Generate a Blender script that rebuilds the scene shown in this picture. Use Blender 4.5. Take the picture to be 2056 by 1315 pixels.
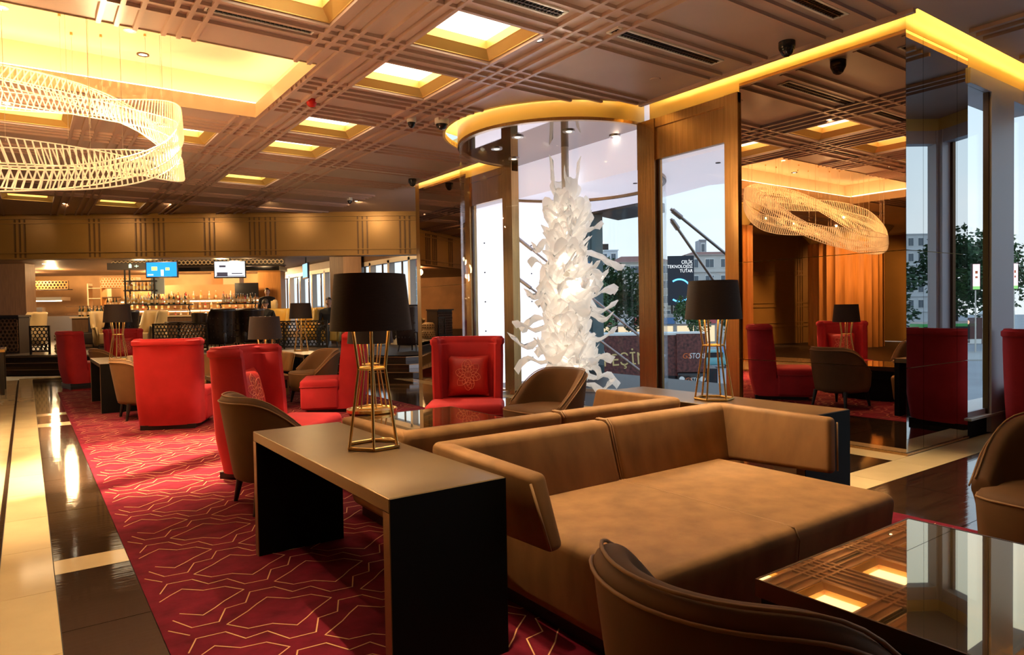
import bpy, bmesh, math, random
from mathutils import Vector, Matrix
from math import sin, cos, pi, radians, sqrt, atan2
random.seed(7)
SC = bpy.context.scene
COL = SC.collection
for o in list(bpy.data.objects): bpy.data.objects.remove(o)

# ------------------------------------------------------------------ camera, sky, exposure, big lights
YAW, PITCH, ROLL, FPX = 0.619537, -0.025397, -0.016361, 1368.4
fw = Vector((sin(YAW)*cos(PITCH), cos(YAW)*cos(PITCH), sin(PITCH)))
rt = Vector((cos(YAW), -sin(YAW), 0)); up = rt.cross(fw)
r2 = rt*cos(ROLL)+up*sin(ROLL); u2 = -rt*sin(ROLL)+up*cos(ROLL)
cd = bpy.data.cameras.new('camera'); cam = bpy.data.objects.new('camera', cd); COL.objects.link(cam)
cd.sensor_width = 36; cd.lens = FPX/2056*36; cd.clip_start = .05; cd.clip_end = 600
M4 = Matrix((r2, u2, -fw)).transposed().to_4x4(); M4.translation = (0, 0, 1.25)
cam.matrix_world = M4
SC.camera = cam
vs = SC.view_settings
SC.display_settings.display_device = 'sRGB'
vs.view_transform = 'Standard'; vs.look = 'None'; vs.gamma = 1; vs.exposure = 1.0; vs.use_curve_mapping = False
cy = SC.cycles
cy.max_bounces = 8; cy.diffuse_bounces = 4; cy.glossy_bounces = 5; cy.transmission_bounces = 5; cy.transparent_max_bounces = 16
cy.caustics_reflective = False; cy.caustics_refractive = False
cy.sample_clamp_indirect = 4; cy.use_denoising = True
try: cy.denoiser = 'OPENIMAGEDENOISE'
except Exception: pass

W = bpy.data.worlds.new('sky'); SC.world = W; W.use_nodes = True
nt = W.node_tree; N = nt.nodes; N.clear(); L = nt.links
out = N.new('ShaderNodeOutputWorld'); bg = N.new('ShaderNodeBackground'); L.new(bg.outputs[0], out.inputs[0])
tc = N.new('ShaderNodeTexCoord'); sp = N.new('ShaderNodeSeparateXYZ'); L.new(tc.outputs['Generated'], sp.inputs[0])
rp = N.new('ShaderNodeValToRGB'); L.new(sp.outputs['Z'], rp.inputs[0])
cr = rp.color_ramp; cr.elements[0].position = 0.0; cr.elements[0].color = (.82, .90, .94, 1)
cr.elements[1].position = .55; cr.elements[1].color = (.36, .60, .86, 1)
e = cr.elements.new(.16); e.color = (.70, .85, .95, 1)
nz = N.new('ShaderNodeTexNoise'); nz.inputs['Scale'].default_value = 2.6; nz.inputs['Detail'].default_value = 6
mp = N.new('ShaderNodeMapping'); mp.inputs['Scale'].default_value = (1, 1, 3.2)
L.new(tc.outputs['Generated'], mp.inputs[0]); L.new(mp.outputs[0], nz.inputs['Vector'])
r3 = N.new('ShaderNodeValToRGB'); r3.color_ramp.elements[0].position = .45; r3.color_ramp.elements[1].position = .75
L.new(nz.outputs['Fac'], r3.inputs[0])
mx = N.new('ShaderNodeMixRGB'); mx.inputs[2].default_value = (.93, .95, .97, 1)
mm = N.new('ShaderNodeMath'); mm.operation = 'MULTIPLY'; mm.inputs[1].default_value = .75
L.new(r3.outputs[0], mm.inputs[0]); L.new(mm.outputs[0], mx.inputs[0]); L.new(rp.outputs[0], mx.inputs[1]); L.new(mx.outputs[0], bg.inputs[0])
bg.inputs[1].default_value = 0.62

WARM = (1.0, .66, .31); WARM2 = (1.0, .78, .48)
def light(kind, name, loc, energy, color=WARM2, size=.1, target=None, angle=None, blend=.6, parent=None):
    d = bpy.data.lights.new(name, kind); d.energy = energy; d.color = color
    if kind == 'SPOT':
        d.spot_size = radians(angle); d.spot_blend = blend; d.shadow_soft_size = size
    elif kind == 'AREA':
        d.shape = 'RECTANGLE'; d.size, d.size_y = size if isinstance(size, tuple) else (size, size)
    else: d.shadow_soft_size = size
    o = bpy.data.objects.new(name, d); COL.objects.link(o); o.location = loc
    if target is not None:
        o.rotation_euler = (Vector(target)-Vector(loc)).to_track_quat('-Z', 'Y').to_euler()
    if parent: o.parent = parent
    return o

# strengths of what shines (kept together for tuning)
S_PANEL, S_COVE, S_BIG, S_CHAND, S_BULB, S_SPOT = 3.7, 15.0, 6.5, .32, 27.0, 1.9

# ------------------------------------------------------------------ materials
def mat(name, col, rough=.5, metal=0., sheen=0., spec=.5, emit=None, es=0., noise=0., nscale=8., stretch=(1, 1, 1), bump=0., trans=0., alpha=None, coat=0., col2=None):
    m = bpy.data.materials.new(name); m.use_nodes = True
    b = m.node_tree.nodes['Principled BSDF']; n = m.node_tree.nodes; l = m.node_tree.links
    b.inputs['Base Color'].default_value = (*col, 1); b.inputs['Roughness'].default_value = rough; b.inputs['Metallic'].default_value = metal
    b.inputs['Specular IOR Level'].default_value = spec
    if coat: b.inputs['Coat Weight'].default_value = coat; b.inputs['Coat Roughness'].default_value = .05
    if sheen:
        b.inputs['Sheen Weight'].default_value = sheen; b.inputs['Sheen Roughness'].default_value = .35
        b.inputs['Sheen Tint'].default_value = (*[min(1, c*2.2+.08) for c in col], 1)
    if emit: b.inputs['Emission Color'].default_value = (*emit, 1); b.inputs['Emission Strength'].default_value = es
    if trans: b.inputs['Transmission Weight'].default_value = trans
    if alpha is not None: b.inputs['Alpha'].default_value = alpha
    if noise or bump or col2:
        t = n.new('ShaderNodeTexCoord'); mp = n.new('ShaderNodeMapping'); mp.inputs['Scale'].default_value = stretch
        l.new(t.outputs['Object'], mp.inputs[0]); nz = n.new('ShaderNodeTexNoise'); nz.inputs['Scale'].default_value = nscale; nz.inputs['Detail'].default_value = 5
        l.new(mp.outputs[0], nz.inputs['Vector'])
        if noise or col2:
            rp = n.new('ShaderNodeValToRGB'); rp.color_ramp.elements[0].position = .3; rp.color_ramp.elements[1].position = .7
            a = [c*(1-noise) for c in col]; c2 = col2 or [min(1, c*(1+noise)) for c in col]
            rp.color_ramp.elements[0].color = (*a, 1); rp.color_ramp.elements[1].color = (*c2, 1)
            l.new(nz.outputs['Fac'], rp.inputs[0]); l.new(rp.outputs[0], b.inputs['Base Color'])
        if bump:
            bp = n.new('ShaderNodeBump'); bp.inputs['Strength'].default_value = bump; bp.inputs['Distance'].default_value = .01
            l.new(nz.outputs['Fac'], bp.inputs['Height']); l.new(bp.outputs[0], b.inputs['Normal'])
    return m
def emis(name, col, s):
    m = bpy.data.materials.new(name); m.use_nodes = True; n = m.node_tree.nodes; n.clear()
    o = n.new('ShaderNodeOutputMaterial'); e = n.new('ShaderNodeEmission'); e.inputs[0].default_value = (*col, 1); e.inputs[1].default_value = s
    m.node_tree.links.new(e.outputs[0], o.inputs[0]); return m
def glassmat(name, tint=(1, 1, 1), refl=.06, rough=0.):
    m = bpy.data.materials.new(name); m.use_nodes = True; n = m.node_tree.nodes; n.clear(); l = m.node_tree.links
    o = n.new('ShaderNodeOutputMaterial'); mix = n.new('ShaderNodeMixShader'); t = n.new('ShaderNodeBsdfTransparent'); g = n.new('ShaderNodeBsdfGlossy')
    t.inputs[0].default_value = (*tint, 1); g.inputs['Roughness'].default_value = rough
    lw = n.new('ShaderNodeLayerWeight'); lw.inputs[0].default_value = .5; pw = n.new('ShaderNodeMath'); pw.operation = 'POWER'; pw.inputs[1].default_value = 4
    ma = n.new('ShaderNodeMath'); ma.operation = 'MULTIPLY_ADD'; ma.inputs[1].default_value = .30; ma.inputs[2].default_value = refl
    l.new(lw.outputs['Facing'], pw.inputs[0]); l.new(pw.outputs[0], ma.inputs[0]); l.new(ma.outputs[0], mix.inputs[0]); l.new(t.outputs[0], mix.inputs[1]); l.new(g.outputs[0], mix.inputs[2]); l.new(mix.outputs[0], o.inputs[0])
    return m
MT = {}
MT['ceil'] = mat('ceiling paint', (.46, .32, .26), .40, noise=.06, nscale=2)
MT['rib'] = mat('ceiling rib lacquer', (.46, .30, .235), .35)
MT['goldframe'] = mat('gold leaf frame', (.62, .38, .10), .38, metal=.35)
MT['cream'] = mat('cream plaster', (.72, .54, .34), .7)
MT['covegold'] = mat('cove gold paint', (.86, .66, .24), .4, metal=.15)
MT['panel'] = emis('warm light panel', (1, .83, .56), S_PANEL)
MT['strip'] = emis('cove light strip', (1, .76, .34), S_COVE)
MT['bigstrip'] = emis('recess light strip', (1, .78, .45), S_BIG)
MT['lamp_on'] = emis('downlight lens', (1, .85, .6), 14.)
MT['bulb'] = emis('lamp bulb', (1, .78, .45), 22.)
MT['brown_velvet'] = mat('brown velvet', (.265, .124, .040), .75, sheen=.12, noise=.20, nscale=4, stretch=(2.2, 2.2, .8), bump=.06, spec=.25)
MT['tub_velvet'] = mat('umber velvet', (.150, .070, .026), .7, sheen=.18, noise=.12, nscale=5, bump=.04, spec=.25)
MT['pip'] = mat('brown piping', (.34, .17, .06), .6, sheen=.2)
MT['red_velvet'] = mat('red velvet', (.45, .022, .026), .75, sheen=.15, noise=.10, nscale=6, bump=.03, spec=.2)
MT['red_pip'] = mat('red piping', (.36, .01, .014), .7)
MT['cushion'] = mat('red silk cushion', (.50, .022, .014), .5, sheen=.4, noise=.05, nscale=60)
MT['embro'] = mat('embroidery thread', (.95, .30, .16), .5)
MT['black_leg'] = mat('black stained wood', (.012, .009, .008), .35)
MT['bronze_top'] = mat('bronze lacquer', (.17, .100, .043), .36, metal=.7, noise=.08, nscale=3)
MT['bronze_edge'] = mat('bronze lacquer edge', (.26, .15, .07), .38, metal=.6)
MT['black_panel'] = mat('matt black lacquer', (.004, .0035, .0035), .6, spec=.15)
MT['brass'] = mat('brushed brass', (.80, .53, .19), .26, metal=1.)
MT['shade'] = mat('dark brown fabric shade', (.022, .012, .010), .8, noise=.25, nscale=30, stretch=(1, 1, 14))
MT['shade_in'] = mat('shade lining', (.75, .55, .25), .6)
MT['mirror'] = mat('bronze mirror', (.56, .43, .34), .008, metal=1.)
MT['mirror2'] = mat('grey mirror', (.66, .66, .66), .008, metal=1.)
MT['frame'] = mat('bronze window frame', (.50, .30, .125), .27, metal=.9, noise=.15, nscale=6, stretch=(8, 8, .3))
MT['frame_dark'] = mat('dark bronze', (.10, .055, .03), .3, metal=.8)
MT['lilac'] = mat('pale grey metal', (.60, .57, .62), .4, metal=.2)
MT['glass'] = glassmat('clear glass', (.985, .995, .995), .008)
MT['cglass'] = glassmat('curved glass', (.985, .99, .995), .012)
MT['tableglass'] = mat('bronze table glass', (.82, .56, .25), .012, metal=.93, coat=.5)
MT['beige'] = mat('beige marble', (.66, .47, .24), .10, noise=.10, nscale=2.5, spec=.6)
MT['darkmarble'] = mat('dark striped marble', (.012, .007, .005), .05, nscale=3, stretch=(.5, 14, 1), col2=(.045, .024, .013), spec=1., coat=.4, bump=.05)
MT['carpet'] = mat('red wool carpet', (.118, .006, .0135), .95, noise=.30, nscale=9, bump=.6, sheen=.04, spec=.1)
MT['carpet_line'] = mat('gold carpet line', (.60, .30, .12), .9)
MT['white'] = mat('white paint', (.80, .78, .74), .4)
MT['white_plastic'] = mat('white plastic', (.75, .70, .62), .3)
MT['black_plastic'] = mat('black plastic', (.012, .012, .014), .15)
MT['red_plastic'] = mat('red plastic', (.55, .02, .015), .25)
MT['petal'] = None
MT['rod'] = mat('acrylic rod', (.9, .78, .55), .15, emit=(1, .66, .30), es=S_CHAND)
MT['wire'] = mat('steel wire', (.75, .65, .5), .35, metal=.6)
MT['goldwall'] = mat('gold wall panel', (.29, .155, .038), .36, metal=.3, noise=.06, nscale=2)
MT['wood'] = mat('amber wood', (.48, .20, .045), .45, noise=.16, nscale=3, stretch=(8, 8, .5))
MT['wood_dark'] = mat('brown wood', (.15, .075, .035), .45, noise=.2, nscale=4, stretch=(6, 6, .6))
MT['dark'] = mat('dark brown', (.03, .017, .01), .5)
MT['black_leather'] = mat('black leather', (.022, .014, .012), .28, bump=.05, nscale=40)
MT['cream_leather'] = mat('cream leather', (.60, .44, .22), .45)
MT['mustard'] = mat('mustard leather', (.62, .38, .07), .45)
MT['bar_wall'] = mat('warm bar wall', (.42, .22, .085), .6, noise=.15, nscale=1.5)
MT['steel'] = mat('stainless steel', (.6, .58, .55), .3, metal=.9)
MT['rodsteel'] = mat('tie rod steel', (.42, .40, .42), .3, metal=.8)
# petals: thin translucent sheets
m = bpy.data.materials.new('frosted petal'); m.use_nodes = True; n = m.node_tree.nodes; n.clear(); l = m.node_tree.links
o = n.new('ShaderNodeOutputMaterial'); ms = n.new('ShaderNodeMixShader'); d = n.new('ShaderNodeBsdfDiffuse'); t = n.new('ShaderNodeBsdfTranslucent')
d.inputs[0].default_value = (.96, .94, .91, 1); t.inputs[0].default_value = (.96, .92, .87, 1); ms.inputs[0].default_value = .5
l.new(d.outputs[0], ms.inputs[1]); l.new(t.outputs[0], ms.inputs[2]); ad = n.new('ShaderNodeAddShader'); em = n.new('ShaderNodeEmission'); em.inputs[0].default_value = (1, .90, .78, 1); em.inputs[1].default_value = .10     # small glow added to the petals, standing in for light from inside
l.new(ms.outputs[0], ad.inputs[0]); l.new(em.outputs[0], ad.inputs[1]); l.new(ad.outputs[0], o.inputs[0]); MT['petal'] = m

# ------------------------------------------------------------------ helpers
class MB:
    def __init__(s): s.v = []; s.f = []
    def add(s, vs, fs):
        k = len(s.v); s.v += [tuple(v) for v in vs]; s.f += [tuple(i+k for i in f) for f in fs]; return s
    def box(s, x0, x1, y0, y1, z0, z1):
        return s.add([(x0, y0, z0), (x1, y0, z0), (x1, y1, z0), (x0, y1, z0), (x0, y0, z1), (x1, y0, z1), (x1, y1, z1), (x0, y1, z1)],
                     [(3, 2, 1, 0), (4, 5, 6, 7), (0, 1, 5, 4), (1, 2, 6, 5), (2, 3, 7, 6), (3, 0, 4, 7)])
    def hexa(s, b, t):
        return s.add(list(b)+list(t), [(3, 2, 1, 0), (4, 5, 6, 7), (0, 1, 5, 4), (1, 2, 6, 5), (2, 3, 7, 6), (3, 0, 4, 7)])
    def cone(s, p0, p1, r0, r1, n=12, cap=True):
        p0 = Vector(p0); p1 = Vector(p1); a = (p1-p0).normalized()
        x = a.orthogonal().normalized(); y = a.cross(x); vs = []
        for p, r in ((p0, r0), (p1, r1)):
            for i in range(n):
                q = 2*pi*i/n; vs.append(p+x*(r*cos(q))+y*(r*sin(q)))
        fs = [(i, (i+1) % n, n+(i+1) % n, n+i) for i in range(n)]
        if cap: fs += [tuple(range(n-1, -1, -1)), tuple(range(n, 2*n))]
        return s.add(vs, fs)
    def tube(s, pts, r, n=6, closed=False):
        pts = [Vector(p) for p in pts]; m = len(pts); vs = []; ref = None
        for i, p in enumerate(pts):
            a = (pts[(i+1) % m]-pts[i-1]) if closed else (pts[min(i+1, m-1)]-pts[max(i-1, 0)])
            if a.length < 1e-9: a = Vector((0, 0, 1))
            a.normalize()
            if ref is None: ref = a.orthogonal().normalized()
            ref = (ref-a*ref.dot(a)); ref = ref.normalized() if ref.length > 1e-6 else a.orthogonal().normalized()
            y = a.cross(ref)
            for j in range(n):
                q = 2*pi*j/n; vs.append(p+ref*(r*cos(q))+y*(r*sin(q)))
        fs = []
        for i in range(m if closed else m-1):
            k = (i+1) % m
            for j in range(n): fs.append((i*n+j, i*n+(j+1) % n, k*n+(j+1) % n, k*n+j))
        if not closed: fs += [tuple(range(n-1, -1, -1)), tuple((m-1)*n+j for j in range(n))]
        return s.add(vs, fs)
    def prism(s, poly, z0, z1):
        n = len(poly)
        return s.add([(x, y, z0) for x, y in poly]+[(x, y, z1) for x, y in poly],
                     [tuple(range(n-1, -1, -1)), tuple(range(n, 2*n))]+[(i, (i+1) % n, n+(i+1) % n, n+i) for i in range(n)])
    def lathe(s, prof, n=24, c=(0, 0, 0), a0=0, a1=2*pi):
        full = abs(a1-a0-2*pi) < 1e-6; k = n if full else n+1; m = len(prof); vs = []
        for i in range(k):
            q = a0+(a1-a0)*i/n
            for r, z in prof: vs.append((c[0]+r*cos(q), c[1]+r*sin(q), c[2]+z))
        fs = []
        for i in range(n):
            j = (i+1) % k
            for h in range(m-1): fs.append((i*m+h, j*m+h, j*m+h+1, i*m+h+1))
        return s.add(vs, fs)
    def rbox(s, x0, x1, y0, y1, z0, z1, r=.02, seg=3):
        bm = bmesh.new(); bmesh.ops.create_cube(bm, size=1)
        for v in bm.verts: v.co = ((x0+x1)/2+v.co.x*(x1-x0), (y0+y1)/2+v.co.y*(y1-y0), (z0+z1)/2+v.co.z*(z1-z0))
        bmesh.ops.bevel(bm, geom=bm.edges[:], offset=r, segments=seg, profile=.5, affect='EDGES')
        bm.verts.index_update(); vs = [v.co.copy() for v in bm.verts]; fs = [[v.index for v in f.verts] for f in bm.faces]; bm.free()
        return s.add(vs, fs)
    def grid(s, rows, close_u=False, close_v=False):
        a = len(rows); b = len(rows[0]); fs = []
        for i in range(a if close_u else a-1):
            for j in range(b if close_v else b-1):
                i2 = (i+1) % a; j2 = (j+1) % b; fs.append((i*b+j, i2*b+j, i2*b+j2, i*b+j2))
        return s.add([p for r in rows for p in r], fs)
    def xf(s, m):
        s.v = [tuple(m @ Vector(v)) for v in s.v]; return s
    def build(s, name, m, parent=None, smooth=0, loc=None, kind=None, rotz=None):
        me = bpy.data.meshes.new(name); me.from_pydata(s.v, [], s.f); me.update()
        bm = bmesh.new(); bm.from_mesh(me); bmesh.ops.recalc_face_normals(bm, faces=bm.faces[:]); bm.to_mesh(me); bm.free()
        me.materials.append(MT[m] if isinstance(m, str) else m)
        if smooth:
            me.shade_smooth()
            if smooth < 180: me.set_sharp_from_angle(angle=radians(smooth))
        o = bpy.data.objects.new(name, me); COL.objects.link(o)
        if parent: o.parent = parent
        if loc is not None: o.location = loc
        if rotz is not None: o.rotation_euler = (0, 0, rotz)
        if kind: o['kind'] = kind
        return o
def tag(o, label=None, cat=None, group=None, kind=None):
    if label: o['label'] = label
    if cat: o['category'] = cat
    if group: o['group'] = group
    if kind: o['kind'] = kind
    return o
def thing(name, label, cat, loc=(0, 0, 0), rotz=0, group=None):
    o = bpy.data.objects.new(name, None); COL.objects.link(o); o.empty_display_size = .1
    o.location = loc; o.rotation_euler = (0, 0, rotz); return tag(o, label, cat, group)
def struct(name, mb, m, smooth=0): return mb.build(name, m, None, smooth, kind='structure')
def copy_tree(o, parent=None):
    c = o.copy(); COL.objects.link(c)
    if parent: c.parent = parent
    for ch in list(o.children): copy_tree(ch, c)
    return c
def place(o, loc, rotz, label, first, group=None):
    c = o if first else copy_tree(o)
    c.location = loc; c.rotation_euler = (0, 0, rotz); c['label'] = label
    if group: c['group'] = group
    return c
def dupobj(o, loc, rotz=0, parent=None):
    c = o.copy(); COL.objects.link(c); c.location = loc; c.rotation_euler = (0, 0, rotz)
    if parent: c.parent = parent
    return c
def text(name, body, size, m, parent, loc, rot, extrude=.001, align='CENTER', sx=1, shear=0):
    c = bpy.data.curves.new(name, 'FONT'); c.body = body; c.size = size; c.extrude = extrude; c.align_x = align; c.align_y = 'CENTER'; c.shear = shear; c.resolution_u = 3
    o = bpy.data.objects.new(name, c); COL.objects.link(o)
    dg = bpy.context.evaluated_depsgraph_get(); dg.update()
    me = bpy.data.meshes.new_from_object(o.evaluated_get(dg)); bpy.data.objects.remove(o)
    me.materials.clear(); me.materials.append(MT[m] if isinstance(m, str) else m)
    o = bpy.data.objects.new(name, me); COL.objects.link(o); o.parent = parent; o.location = loc; o.rotation_euler = rot; o.scale = (sx, 1, 1)
    return o

# ------------------------------------------------------------------ the setting
WX, CY, CZ = 5.866, 2.666, 3.54            # wall plane, pier corner, ceiling
CYL = (5.80, 6.95); RG = 1.33; RH = 1.52

# beam frame: along (s) and away (t) from the bar beam
E1 = Vector((.843, -.538, 0)); E2 = Vector((.538, .843, 0)); BO = Vector((2, 17.3, 0))
def bar(s, t, z=0.): return BO+E1*s+E2*t+Vector((0, 0, z))
BROT = atan2(E1.y, E1.x)

# floor base
fl = struct('floor', MB().box(-12, 9.3, -6, 11.6, -.3, -.012).box(-12, 9.3, 11.6, 34, -.3, -.012), 'dark')
tile_cache = {}
def tile(x0, x1, y0, y1, m):
    g = .002; w = round(x1-x0, 3); h = round(y1-y0, 3); k = (w, h, m)
    if k not in tile_cache:
        tile_cache[k] = MB().box(g, w-g, g, h-g, -.02, 0).build('marble_tile', m, fl, loc=(x0, y0, 0)); return
    dupobj(tile_cache[k], (x0, y0, 0), 0, fl)
def run(x0, x1, y0, y1, nx, ny, m):
    for i in range(nx):
        for j in range(ny):
            tile(x0+(x1-x0)*i/nx, x0+(x1-x0)*(i+1)/nx, y0+(y1-y0)*j/ny, y0+(y1-y0)*(j+1)/ny, m)
run(-.14, .08, -2, 9.5, 1, 16, 'beige'); run(-.14, .08, 9.5, 17.0, 1, 10, 'beige')
run(-.165, -.14, -2, 17, 1, 8, 'darkmarble')
run(-3.2, -.165, -2, 17, 4, 19, 'beige')
for y0, y1, n, mm_ in ((-2, 3.97, 8, 'darkmarble'), (3.97, 4.2, 1, 'beige'), (4.2, 9.45, 5, 'darkmarble'), (9.45, 9.75, 1, 'beige'), (9.75, 10.5, 1, 'darkmarble'), (10.5, 10.75, 1, 'beige'), (10.75, 13.66, 3, 'darkmarble')):
    run(.08, .40, y0, y1, 1, n, mm_)
run(.08, 5.9, 13.66, 17.0, 6, 4, 'darkmarble'); run(-.14, 3.0, 17.0, 17.35, 4, 1, 'beige')
# right of the carpet
run(4.2, 5.6, -2, 2.35, 2, 6, 'darkmarble'); run(4.2, 5.6, 2.65, 13.66, 2, 14, 'darkmarble'); run(4.2, 5.6, 2.35, 2.65, 2, 1, 'beige')
run(5.6, 5.866, 2.65, 13.66, 1, 14, 'beige'); run(5.6, 9.0, 2.35, 2.65, 5, 1, 'beige'); run(5.6, 9.0, -2, 2.35, 5, 5, 'darkmarble')
run(.40, 4.2, -2, -1.2, 5, 1, 'beige')

# carpet, its gold lines
cp = MB().box(.40, 4.2, -1.2, 13.66, 0, .004).build('carpet', 'carpet'); tag(cp, 'red carpet with gold wavy honeycomb outlines under the seating', 'carpet')
cl = MB()
def ribbon(pts, w, closed=True):
    n = len(pts)
    for i in range(n if closed else n-1):
        a = Vector(pts[i]); b = Vector(pts[(i+1) % n]); d = b-a
        if d.length < 1e-6: continue
        d.normalize(); nn = Vector((-d.y, d.x))*w; a = a-d*w*.7; b = b+d*w*.7
        q = [a-nn, b-nn, b+nn, a+nn]
        if any(not (.41 < p.x < 4.19 and -1.19 < p.y < 13.65) for p in q): continue
        cl.add([(p.x, p.y, .0058) for p in q], [(0, 1, 2, 3)])
CELL = [(-.215, .005), (-.115, .08), (-.065, .13), (-.01, .175), (.065, .10), (.155, .085)]
CELL = CELL+[(-x, -y) for x, y in CELL]
for j in range(-1, 46):
    cyy = -1.41+j*.33
    for i in range(-1, 9):
        cx = -.015+.57*i+(j % 2)*.285
        ribbon([Vector((cx+x, cyy+y)) for x, y in CELL], .0027)
    pts = []
    for i in range(-1, 9):
        cx = -.015+.57*i+(j % 2)*.285
        pts += [Vector((cx+x, cyy+.165+y)) for x, y in ((-.055, .115), (.05, .105), (.10, .0), (.185, .01), (.235, -.105), (.335, -.115), (.385, .0), (.47, .01))]
    ribbon(pts, .0027, False)
cl.build('carpet_pattern', 'carpet_line', cp, kind='stuff')

# ceiling with openings
BIGX0, BIGX1, BIGY0, BIGY1 = -3.6, 2.24, 6.15, 8.18
CW, CH = .80, .78
coffers = [  # x0, y0, label
 (2.72, 4.45, 'largest square gold-framed ceiling light, near the top centre of the photo'),
 (2.72, 5.73, 'square gold-framed ceiling light second behind the largest one'),
 (2.72, 7.77, 'square gold-framed ceiling light beside the red alarm dome'),
 (2.72, 9.06, 'square gold-framed ceiling light just beyond the one beside the red alarm'),
 (2.72, 11.6, 'small square gold-framed ceiling light in front of the bar beam, centre one'),
 (1.21, 4.45, 'square gold-framed ceiling light cut by the top edge of the photo'),
 (1.21, 9.06, 'square gold-framed ceiling light right beside the big rod chandelier'),
 (1.21, 15.5, 'farthest square gold-framed ceiling light, just above the gold bar beam'),
 (-.30, 9.06, 'square gold-framed ceiling light behind the chandelier at the left edge'),
 (-.30, 15.5, 'small bright ceiling light above the beam at the far left edge'),
 (2.72, 2.40, None), (2.72, .35, None), (1.21, 2.40, None), (-.3, 4.45, None), (-1.8, 9.06, None), (-3.6, 11.6, None)]
holes = [(x, x+CW, y, y+CH) for x, y, _ in coffers]+[(BIGX0, BIGX1, BIGY0, BIGY1), (4.1, WX+.3, 5.2, 8.75)]
ED = WX-.16                                    # ceiling edge leaves a lit slot before the wall
xs = sorted({-12, 9.6, ED, 4.1, BIGX0, BIGX1, *[h[0] for h in holes[:-1]], *[h[1] for h in holes[:-1]]})
ys = sorted({-6, 22, CY-.16, 11.25, 5.2, 8.75, BIGY0, BIGY1, *[h[2] for h in holes[:-1]], *[h[3] for h in holes[:-1]]})
cm = MB()
for i in range(len(xs)-1):
    for j in range(len(ys)-1):
        mx_, my_ = (xs[i]+xs[i+1])/2, (ys[j]+ys[j+1])/2
        if any(h[0] < mx_ < h[1] and h[2] < my_ < h[3] for h in holes): continue
        if mx_ > ED and my_ > CY-.16 and my_ < 11.25: continue
        cm.box(xs[i], xs[i+1], ys[j], ys[j+1], CZ, CZ+.04)
ny = 64                                         # the round bite over the glass drum
yy = [5.2+(8.75-5.2)*k/ny for k in range(ny+1)]
def edgex(y):
    d = RH*RH-(y-CYL[1])**2
    return min(ED, CYL[0]-sqrt(d)) if d > 0 else ED
for k in range(ny):
    a, b = yy[k], yy[k+1]; xa, xb = edgex(a), edgex(b)
    cm.hexa([(4.1, a, CZ), (xa, a, CZ), (xb, b, CZ), (4.1, b, CZ)], [(4.1, a, CZ+.04), (xa, a, CZ+.04), (xb, b, CZ+.04), (4.1, b, CZ+.04)])
ce = struct('ceiling', cm, 'ceil')
# ribs
ribc = {}
def rib(x0, x1, y0, y1, dz=.032):
    k = (round(x1-x0, 3), round(y1-y0, 3), dz)
    if k not in ribc: ribc[k] = MB().box(0, k[0], 0, k[1], -dz, .002).build('ceiling_rib', 'rib', ce, loc=(x0, y0, CZ))
    else: dupobj(ribc[k], (x0, y0, CZ), 0, ce)
RW = .034
def cut(lo, hi, blocks):
    segs = [(lo, hi)]
    for b0, b1 in blocks:
        ns = []
        for s0, s1 in segs:
            if b1 <= s0 or b0 >= s1: ns.append((s0, s1)); continue
            if b0 > s0: ns.append((s0, b0))
            if b1 < s1: ns.append((b1, s1))
        segs = ns
    return [s for s in segs if s[1]-s[0] > .03]
def rib_y(x, ylo=-3, yhi=19):
    bl = [(h[2]-.01, h[3]+.01) for h in holes[:-1] if h[0]-RW < x < h[1]]
    if x > 4.0:
        d = RH**2-(x-CYL[0])**2
        if d > 0: bl.append((CYL[1]-sqrt(d)-.05, CYL[1]+sqrt(d)+.05))
    if x > ED-.05: bl.append((CY-.2, 12))
    for a, b in cut(ylo, min(yhi, 17.3-(x-2)*.638), bl): rib(x, x+RW, a, b)
def rib_x(y, xlo=-6, xhi=ED-.09):
    bl = [(h[0]-.01, h[1]+.01) for h in holes[:-1] if h[2]-RW < y < h[3]]
    d = RH**2-(y-CYL[1])**2
    if d > 0: bl.append((CYL[0]-sqrt(d)-.04, 9))
    for a, b in cut(xlo, xhi, bl): rib(a, b, y, y+RW, .028)
for x in (2.02, 2.14, 2.27, 2.47, 2.58, 2.685, 3.535, 3.70, 3.86, 4.03, .50, .62, .75, .95, 1.06, 1.175, -1.0, -.88, -.76, -.56, -.45, -.34, -2.5, -2.38, -2.26, -2.06): rib_y(x)
rib(ED-.05, ED-.005, CY-.15, 5.42); rib(ED-.05, ED-.005, 8.48, 11.2)
for x in (6.50, 6.64, 6.78, 7.6, 7.74, 7.88): rib_y(x, -3, 2.45)
for y in (5.245, 5.38, 5.53, 5.69, 6.52, 6.66, 6.80, 6.94, 7.30, 7.44, 7.58, 7.735, 8.57, 8.71, 8.86, 9.02, 9.86, 10.0, 10.15, 10.32, 11.1, 11.26, 11.4, 11.56, 12.40, 12.55, 12.7, 12.86, 13.7, 13.85, 14.0, 14.9, 15.05, 15.2, 3.76, 3.93, 4.26, 4.41, 2.62, 2.78, 3.05, 3.2, 1.3, 1.45, 1.6): rib_x(y)
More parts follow.
